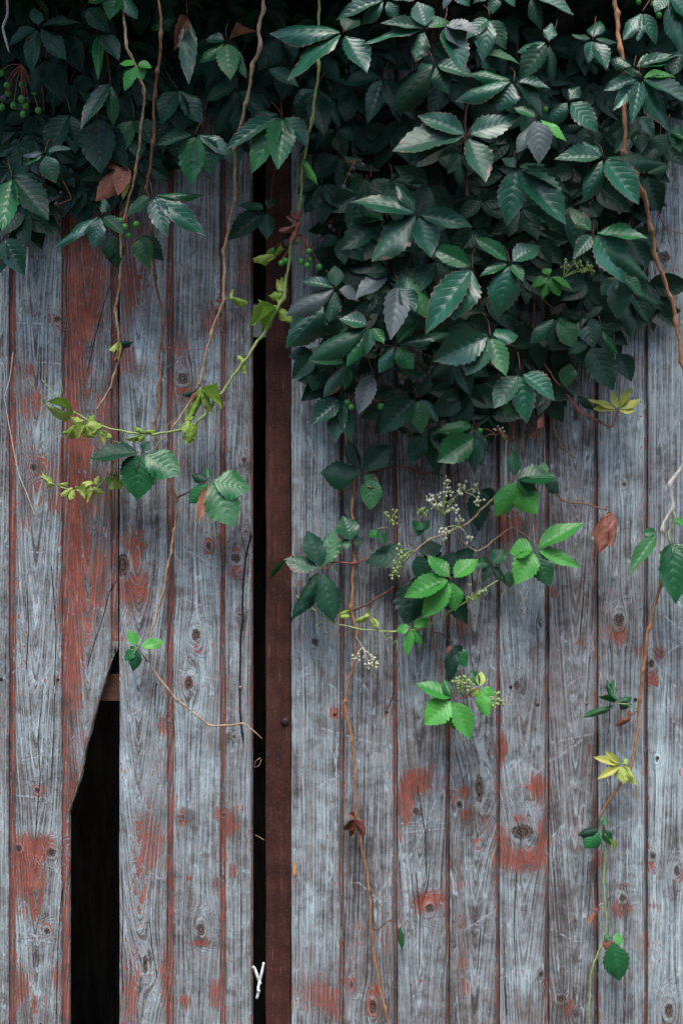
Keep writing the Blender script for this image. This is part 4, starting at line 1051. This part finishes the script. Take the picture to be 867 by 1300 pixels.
v = vine(283, 400, .07, 'pale tan strand hanging from the top to the green J strand')
add_stem(v, [(336,-25,.13,2.4),(334,10,.14,2.4),(329,32,.14,2.5),(330,58,.14,2.5),(321,85,.13,2.4),(313,130,.12,2.4),(298,190,.11,2.4),(299,242,.10,2.4),(285,318,.09,2.4),(284,379,.08,2.3),(268,424,.075,2.2),(253,488,.07,2),(238,515,.07,1.8),(222,540,.07,1.6),(205,560,.07,1.2)], 'tan')
add_leaf(v, (290,380), .08, 'k', [(307,370,9,'y'),(301,374,8,'y')], anchor=(285,381,.08), petiole='green', shapes=ROLL)
add_leaf(v, (252,492), .08, 'y', [(238,506,12,'d'),(250,508,12,'r'),(270,500,16),(258,526,18),(284,512,16),(276,518,12),(262,510,16)], up=.7, anchor=(253,488,.072), petiole='green', shapes=CURL + ROLL)

# lower left strand carrying the green leaves
v = vine(215, 700, .04, 'curving strand below the J strand with two large green leaves and a small bright sprig')
add_stem(v, [(198,552,.06,1.6),(205,580,.055,1.6),(215,606,.05,1.8),(225,633,.045,2.2),(222,672,.04,2),(217,700,.036,2),(206,757,.03,2),(193,800,.03,1.9),(190,838,.03,1.9),(203,862,.028,1.9),(225,888,.026,1.8),(268,921,.022,1.7),(308,919,.02,1.5),(322,928,.02,.9),(333,938,.02,.5)], 'tan')
add_stem(v, [(225,633,.045,1.5),(243,622,.055,1.3),(262,612,.065,1.1)], 'dark', name='branch')
add_stem(v, [(186,576,.07,1.2),(198,590,.06,1.2),(210,602,.052,1.2)], 'dark', name='branch')
add_leaf(v, (180,575), .085, 'm', [(115,575,24,'d',.9),(172,632,41,'m',.3),(228,600,38,'m',.5),(153,602,20,'d',.2),(190,560,14,'d')], anchor=(188,578,.07), shapes=WIDE, label='large glossy green leaf')
add_leaf(v, (266,610), .075, 'm', [(316,618,36,'m',.6),(297,665,44,'k',.4),(238,637,23,'m',.5),(252,659,14,'r',.3),(243,602,14,'d'),(262,592,9,'m')], anchor=(245,622,.06), shapes=WIDE, label='large green leaf with browned damaged patches')
add_leaf(v, (174,822), .05, 'b', [(164,799,13),(208,812,13),(158,838,13,'m'),(171,850,17,'m'),(165,828,10)], up=.6, anchor=(188,840,.032), petiole='dark', shapes=FLAT)
# second yellow tuft
v2 = vine(110, 617, .05, 'small yellow-green wilting shoot lying across the red board')
add_stem(v2, [(148,575,.06,.9),(140,602,.06,1.1),(118,622,.06,1.1),(90,622,.06,1.1),(70,616,.058,1),(52,604,.055,.8)], 'green')
for c, L in [((72,617),[(48,603,6),(55,606,5),(84,608,5)]), ((95,620),[(78,618,10),(85,632,11),(100,612,12),(110,628,12)]), ((118,616),[(108,608,14),(106,630,15),(130,606,14),(128,628,12),(116,638,8)]), ((143,606),[(150,622,16),(136,620,14),(130,610,10),(152,606,10)])]:
    add_leaf(v2, c, .062, 'y', L, up=.7, anchor=(c[0] + 4, c[1] - 1, .06), petiole='green', shapes=CURL + ROLL[:1], pr=.6)

# long strand down the second plank of the right leaf
v = vine(450, 900, .03, 'long orange brown strand hanging to the bottom over the second right plank')
add_stem(v, [(433,470,.02,2),(438,545,.025,2.2),(449,600,.025,2.4),(447,660,.028,2.5),(449,715,.03,2.6),(446,770,.03,2.6),(453,805,.03,2.4),(452,830,.03,2.2),(438,891,.028,2.4),(447,940,.025,2.3),(451,980,.022,2.2),(453,1040,.022,2.2),(458,1070,.02,2.1),(469,1128,.018,2.1),(471,1178,.018,2.0),(476,1220,.018,2.0),(488,1280,.018,2),(500,1320,.018,1.9)], 'orange')
add_stem(v, [(452,808,.035,.7),(462,824,.04,.7),(468,832,.042,.6)], 'straw', name='branch')
flower_cluster(v, (460,822), .04, [(452,834),(466,832),(472,838),(468,844),(476,842)], 8, 6, 'straw', BUDM, 1.6)
add_leaf(v, (452,1038), .03, 'r', [(438,1056,13,'r',.1,.1),(445,1064,10,'r',.1,.1),(468,1058,13,'r',.1,.1),(460,1064,10,'r',.1,.1),(442,1034,10,'r',.5,.1)], shapes=CURL, anchor=(453,1034,.024), petiole='brown', label='shrivelled brown leaf')
add_stem(v, [(471,1178,.018,1.1),(480,1180,.022,1.1),(494,1168,.025,1),(503,1172,.026,.8),(506,1184,.026,.6)], 'dark', name='branch')
add_leaf(v, (508,1174), .03, 'm', [(508,1206,10,'k',.2)], shapes=CURL[4:5], anchor=(506,1180,.026), petiole='straw')
add_leaf(v, (459,602), .05, 'd', [(408,598,37,'d',.4),(494,564,30,'d',.5),(440,557,19,'d',.7),(480,618,16,'k')], anchor=(470,600,.04), shapes=WIDE)
add_leaf(v, (472,604), .05, 'd', [(470,646,27,'k',.4)], anchor=(480,601,.04))
add_stem(v, [(470,600,.045,1.3),(490,594,.035,1.4),(522,594,.03,1.5),(530,601,.03,1.6),(548,600,.03,1.6),(570,606,.035,1.4),(590,590,.04,1.2)], 'dark', name='branch')
add_leaf(v, (408,724), .06, 'd', [(362,708,23,'c',.9),(362,781,25,'d',.8),(427,784,35,'d',.3),(392,673,26,'d',.8),(426,670,28,'k',.5)], anchor=(425,713,.045), shapes=WIDE + CURL[4:5])
add_leaf(v, (366,708), .062, 'k', [(342,735,9,'k')], anchor=(372,708,.06), shapes=CURL[2:3])
add_leaf(v, (447,690), .05, 'd', [(437,654,28,'m',.6),(432,690,14,'k'),(461,685,16,'d')], anchor=(447,700,.03), shapes=WIDE)
add_stem(v, [(411,723,.06,1.1),(425,714,.045,1.3),(449,715,.034,1.4),(468,708,.045,1.2)], 'red', name='branch')
add_stem(v, [(448,775,.03,2),(470,765,.03,1.7),(500,745,.035,1.5)], 'dark', name='branch')

# flowering shoot at the centre
v = vine(545, 740, .06, 'flowering shoot with bright green leaves and cream buds at the middle of the right leaf')
add_stem(v, [(660,598,.06,1.4),(640,620,.06,1.5),(622,636,.06,1.6),(594,664,.06,1.6),(570,675,.06,1.5),(545,685,.06,1.5),(520,705,.06,1.3),(505,720,.055,1)], 'tan')
add_stem(v, [(637,733,.05,1.2),(600,758,.055,1.4),(570,777,.055,1.4),(535,798,.055,1.4),(500,802,.055,1.3),(460,799,.055,1.2),(425,791,.055,1.1),(400,775,.055,.9),(376,756,.055,.5)], 'green')
add_stem(v, [(400,775,.055,.7),(388,770,.056,.6),(384,778,.056,.4)], 'green', name='tendril', nodes=False, sides=5)
add_stem(v, [(485,802,.056,.6),(490,812,.058,.6),(497,808,.06,.6),(498,818,.06,.5),(504,812,.06,.5),(503,830,.06,.4)], 'green', name='tendril', nodes=False, sides=5)
add_stem(v, [(420,788,.056,.6),(405,790,.058,.5),(402,797,.06,.5),(410,800,.06,.4)], 'green', name='tendril', nodes=False, sides=5)
add_stem(v, [(680,690,.05,1.2),(650,670,.045,1.2),(624,688,.045,1.3),(606,700,.045,1.2),(590,690,.045,1),(575,675,.05,1)], 'tan', name='branch')
add_leaf(v, (528,702), .045, 'd', [(464,709,31,'d',.5),(540,740,24,'d'),(560,690,20,'d')], anchor=(520,690,.03))
add_leaf(v, (530,728), .04, 'd', [(516,791,43,'d',.2),(560,700,22,'d')], anchor=(535,715,.03), shapes=WIDE)
add_leaf(v, (562,735), .035, 'd', [(592,792,27,'d',.1),(600,690,30,'d',.2),(575,700,24,'d')], anchor=(560,720,.03))
add_leaf(v, (608,620), .03, 'd', [(605,672,28,'d',.1),(630,640,20,'d')], anchor=(610,600,.03))
add_leaf(v, (573,736), .085, 'b', [(514,752,25,'b',.8),(538,783,27,'b',.6),(580,774,23,'b',.4),(545,703,21,'b',.8),(605,708,21,'b',.8)], anchor=(565,715,.06), petiole='tan', label='five bright green leaflets spread like a hand')
add_leaf(v, (522,797), .065, 'b', [(503,798,13),(515,832,13),(538,817,13),(546,786,11)], up=.6, anchor=(520,800,.056), petiole='green')
add_leaf(v, (470,782), .06, 'y', [(450,782,8),(477,798,11),(463,780,10)], anchor=(480,800,.056), petiole='green', shapes=CURL)
add_leaf(v, (430,782), .06, 'y', [(440,770,6),(445,783,6)], anchor=(425,790,.056), petiole='green', shapes=CURL)
add_leaf(v, (653,609), .085, 'b', [(651,571,17,'m',.6),(706,602,25,'m',.9),(682,651,35,'b',.4),(634,652,30,'b',.5),(683,625,20,'m')], anchor=(660,596,.05), petiole='tan')
add_leaf(v, (688,607), .06, 'd', [(711,624,16,'d',.3),(690,585,14,'k')], anchor=(690,598,.05))
add_leaf(v, (679,698), .085, 'b', [(739,660,21,'b',.9),(738,718,15,'b',.9),(653,738,33,'b',.5),(697,741,28,'k',.3),(647,697,23,'b',.8)], anchor=(677,655,.05), petiole='tan', label='bright green leaf with its long leaflet pointing up')
add_stem(v, [(682,640,.05,1.2),(679,660,.055,1.2),(682,690,.07,1)], 'red', name='branch')
add_leaf(v, (622,717), .05, 'd', [(642,697,20,'m',.5),(604,713,15,'m'),(645,735,13,'d'),(612,738,13,'d')], anchor=(610,702,.045))
add_leaf(v, (645,722), .045, 'k', [(648,745,18,'k')], anchor=(640,712,.045))
for c, d, sp, n_, rd, bd in [((562,655),.075,[(564,612),(550,632),(556,645),(572,640),(545,637),(585,622),(566,625),(574,648)],9,8,BUDM),((590,625),.075,[(588,615),(606,620),(608,635)],8,7,BUDM),((582,668),.075,[(582,660),(566,680),(595,684),(560,672)],7,6,BUDM),
                             ((525,700),.07,[(512,705),(505,716),(500,728),(508,698)],9,7,GBUDM),((495,665),.05,[(490,652),(502,650),(500,662)],5,6,GBUDM),((533,650),.06,[(533,646),(540,652)],6,6,GBUDM),((603,762),.065,[(604,755),(612,752),(598,760)],10,6,GBUDM),((595,730),.06,[(594,728),(596,742)],4,4,BUDM)]:
    flower_cluster(v, c, d, sp, n_, rd, 'green', bd)
add_leaf(v, (478,672), .05, 'b', [(470,682,12),(490,690,13,'m')], anchor=(495,672,.045), petiole='green')
add_leaf(v, (534,662), .06, 'b', [(526,672,16,'m'),(545,670,15,'m'),(531,680,12,'k')], anchor=(540,655,.055), petiole='green')

# lowest sprig
v = vine(585, 880, .05, 'lowest bright green sprig with buds hanging on its own brown strand')
add_stem(v, [(545,770,.03,1.6),(549,800,.03,1.5),(556,840,.03,1.4),(560,870,.035,1.3),(572,888,.045,1.2)], 'brown')
add_stem(v, [(549,802,.03,1.0),(562,806,.035,1.0),(573,816,.04,.9)], 'dark', name='branch')
add_leaf(v, (574,818), .045, 'r', [(566,832,13,'r'),(586,832,14,'d'),(572,862,18,'d',.1),(594,845,18,'m',.6)], anchor=(572,815,.04), shapes=CURL[4:5] + FLAT[:2], label='red and dark green curled young leaf')
add_leaf(v, (575,888), .075, 'b', [(530,863,20,'b',.8),(539,918,31,'b',.5),(577,926,27,'b',.4),(598,937,27,'b',.4),(563,862,14,'m')], anchor=(580,872,.05), petiole='red')
add_leaf(v, (608,873), .07, 'b', [(619,909,20,'b',.5),(611,852,12,'y'),(599,884,13,'y'),(598,850,12,'m'),(630,880,10,'b')], anchor=(592,884,.06), petiole='red', shapes=FLAT)
add_stem(v, [(575,888,.07,1),(592,884,.065,1),(608,875,.07,.9)], 'red', name='branch')
flower_cluster(v, (588,884), .07, [(580,866),(588,864),(595,870),(584,872)], 12, 7, 'green', GBUDM)
flower_cluster(v, (610,890), .065, [(630,884),(634,892),(628,893)], 10, 6, 'green', GBUDM)

# strand ending in the brown leaf
v = vine(715, 635, .04, 'reddish strand crossing two planks to one curled brown leaf')
add_stem(v, [(686,595,.05,1.2),(700,615,.048,1.4),(715,636,.045,1.6),(745,640,.045,1.3),(770,648,.05,1.1)], 'brown')
add_leaf(v, (776,645), .055, 'r', [(757,699,26),(785,690,20)], up=.3, anchor=(768,648,.05), petiole='brown', shapes=[CURL[0], CURL[4]], label='curled dead brown leaf')

# thick woody stem at upper right
v = vine(845, 400, .10, 'thick orange brown woody stem descending at the upper right edge')
add_stem(v, [(779,-30,.24,3.28),(782,20,.24,3.28),(787,60,.24,3.20),(793,112,.235,3.28),(793,195,.22,3.20),(806,222,.2,3.20),(816,246,.19,3.28),(826,290,.17,3.12),(832,328,.15,3.12),(850,375,.13,2.95),(858,410,.12,2.87),(865,460,.11,2.465),(884,560,.09,2.62)], 'orange')
add_stem(v, [(834,268,.17,.9),(845,290,.12,.9),(870,298,.06,.8)], 'red', name='tendril', nodes=False, sides=5)

# bottom right strand
v = vine(790, 1000, .05, 'long pale strand hanging down the right edge with small curled leaves')
add_stem(v, [(885,540,.08,2.8),(868,585,.075,2.8),(851,615,.07,3.1),(852,645,.065,2.8),(840,672,.06,2.6),(839,700,.06,2.6)], 'straw')
add_stem(v, [(839,698,.06,2.5),(838,740,.055,2.5),(823,798,.05,2.5),(816,850,.045,2.4),(812,888,.042,2.4),(806,950,.04,2.3),(798,978,.04,2.3),(777,1010,.038,2),(763,1034,.036,1.9),(768,1058,.034,1.7),(770,1075,.034,1.6)], 'orange')
add_stem(v, [(770,1075,.034,1.7),(766,1120,.03,1.6),(769,1160,.03,1.5),(768,1190,.03,1.5),(756,1215,.028,1.5),(749,1245,.026,1.4),(747,1330,.024,1.3)], 'green')
add_stem(v, [(852,645,.065,1.4),(858,660,.07,1.2),(848,675,.075,1.1),(850,692,.08,1)], 'green', name='branch')
add_leaf(v, (835,676), .075, 'm', [(797,727,17,'k',.7),(815,676,10,'m')], anchor=(840,676,.062), petiole='orange', shapes=FLAT[:3])
add_leaf(v, (851,686), .085, 'm', [(858,762,38,'m',.3),(880,720,30,'m',.4),(842,722,16,'k')], anchor=(850,690,.08), petiole='green', shapes=WIDE)
add_leaf(v, (852,660), .08, 'm', [(872,660,12,'b',.9)], anchor=(848,672,.07), petiole='green')
add_leaf(v, (783,893), .055, 'k', [(744,916,13,'k',.4),(768,865,10,'m'),(776,862,10,'m'),(798,880,12,'m'),(802,898,12,'m'),(760,885,8,'m')], up=.6, anchor=(808,900,.045), petiole='green', shapes=CURL)
add_leaf(v, (804,907), .055, 'r', [(783,924,11),(795,906,9)], anchor=(808,903,.045), petiole='brown', shapes=CURL)
add_leaf(v, (788,972), .055, 'y', [(754,960,9,'o'),(758,988,9,'o'),(768,953,8,'o'),(770,976,8,'o')], up=.7, anchor=(797,975,.042), petiole='green', shapes=FLAT[:4])
add_leaf(v, (790,970), .06, 'y', [(786,994,17),(800,966,10),(815,988,9)], up=.7, anchor=(798,975,.042), petiole='green', shapes=CURL)
add_leaf(v, (762,1052), .05, 'm', [(743,1076,24,'m',.4),(734,1060,12,'d')], anchor=(766,1052,.036), petiole='brown', shapes=CURL[4:5] + WIDE[1:2])
add_leaf(v, (764,1050), .045, 'm', [(776,1072,14,'m',.3),(768,1036,9,'m')], anchor=(767,1050,.036), petiole='brown', shapes=WIDE)
add_leaf(v, (770,1063), .045, 'y', [(782,1080,4),(778,1072,3)], anchor=(768,1060,.036), petiole='green')
add_leaf(v, (759,1150), .03, 'r', [(756,1176,8),(763,1160,6)], anchor=(766,1150,.03), petiole='straw', shapes=ROLL)
add_leaf(v, (776,1192), .05, 'm', [(789,1244,36,'m',.3),(768,1206,15,'r'),(791,1192,13,'b',.8),(766,1188,10,'k')], anchor=(768,1192,.03), petiole='brown', shapes=WIDE, label='green leaf cupped at the strand end')

# ---------------------------------------------------------------- dry strands and the white tie
def dry(pts, label, mat='straw'):
    r_ = empty('dry_strand', at(*pts[-1][:3]), label, 'dry stem')
    add_stem(r_, pts, mat, nodes=False, sides=6)
dry([(37,255,.05,1.3),(36,310,.05,1.4),(34,350,.05,1.4),(31,380,.05,1.3)], 'pale dry stalk hanging below the dark leaves at far left')
dry([(12,290,.04,1.1),(20,312,.04,1.2),(26,327,.04,1.1)], 'short grey stalk among the dark leaves at the left edge')
dry([(17,447,.02,.8),(13,480,.02,.9),(6,505,.02,.9)], 'short white straw leaning on the leftmost groove')
dry([(6,505,.02,.7),(13,545,.018,.9),(24,600,.018,1),(36,630,.016,1),(45,655,.014,.9)], 'thin white dry strand trailing past the knot on the second plank')
dry([(9,-10,.2,1.8),(10,18,.2,2),(4,35,.2,1.9),(9,55,.2,1.8),(12,66,.2,1.2)], 'pale woody twig hanging in the top left corner')
dry([(331,962,-.02,.6),(325,966,-.02,.6),(323,974,-.02,.5),(329,972,-.02,.5),(332,964,-.02,.4)], 'looped straw caught in the gap beside the rusty bar', 'tan')
dry([(324,1060,-.015,.6),(330,1063,-.015,.6),(336,1067,-.012,.5)], 'short straw bridging the gap beside the rusty bar', 'tan')

T = empty('white_tie', at(328, 1262, 0), 'white plastic tie knotted in the gap beside the rusty bar', 'tie')
def ribbon(name, pts, w, parent):
    V, F = [], []
    P = spline([(*(at(x, y, d)), 0) for x, y, d in pts], .004)[:, :3]
    tg = np.gradient(P, axis=0); tg /= np.linalg.norm(tg, axis=1)[:, None]
    n_ = len(P)
    for i_ in range(n_):
        s_ = np.cross(tg[i_], (0.25 * math.sin(i_ * .5), 1, 0)); s_ /= np.linalg.norm(s_)
        ww = w * S * .5 * (1 - .25 * abs(i_ / n_ - .5))
        for a_, b_ in ((-1, 0), (1, 0), (1, 1), (-1, 1)):
            V.append(P[i_] + s_ * ww * a_ + np.array((0, .0012 * b_ + .0008 * math.sin(i_), 0)) - np.array(parent.location))
    for i_ in range(n_ - 1):
        for q in range(4):
            A = i_*4 + q; B = i_*4 + (q+1) % 4; F.append((A, B, B+4, A+4))
    F += [(0,3,2,1), tuple((n_-1)*4 + q for q in range(4))]
    return link(name, mesh(name, V, F), WHITE, parent)
ribbon('tail', [(321,1227,.006),(324,1231,.004),(328,1242,.003),(331,1250,.002)], 3.9, T)
ribbon('tail', [(335,1222,.004),(333,1232,.003),(331,1241,.002),(329,1249,.0015)], 3.3, T)
ribbon('tail', [(330,1246,.0045),(328,1253,.005),(328,1259,.005),(329,1257,.006),(326,1268,.003)], 3.6, T)
print('objects', len(bpy.data.objects))
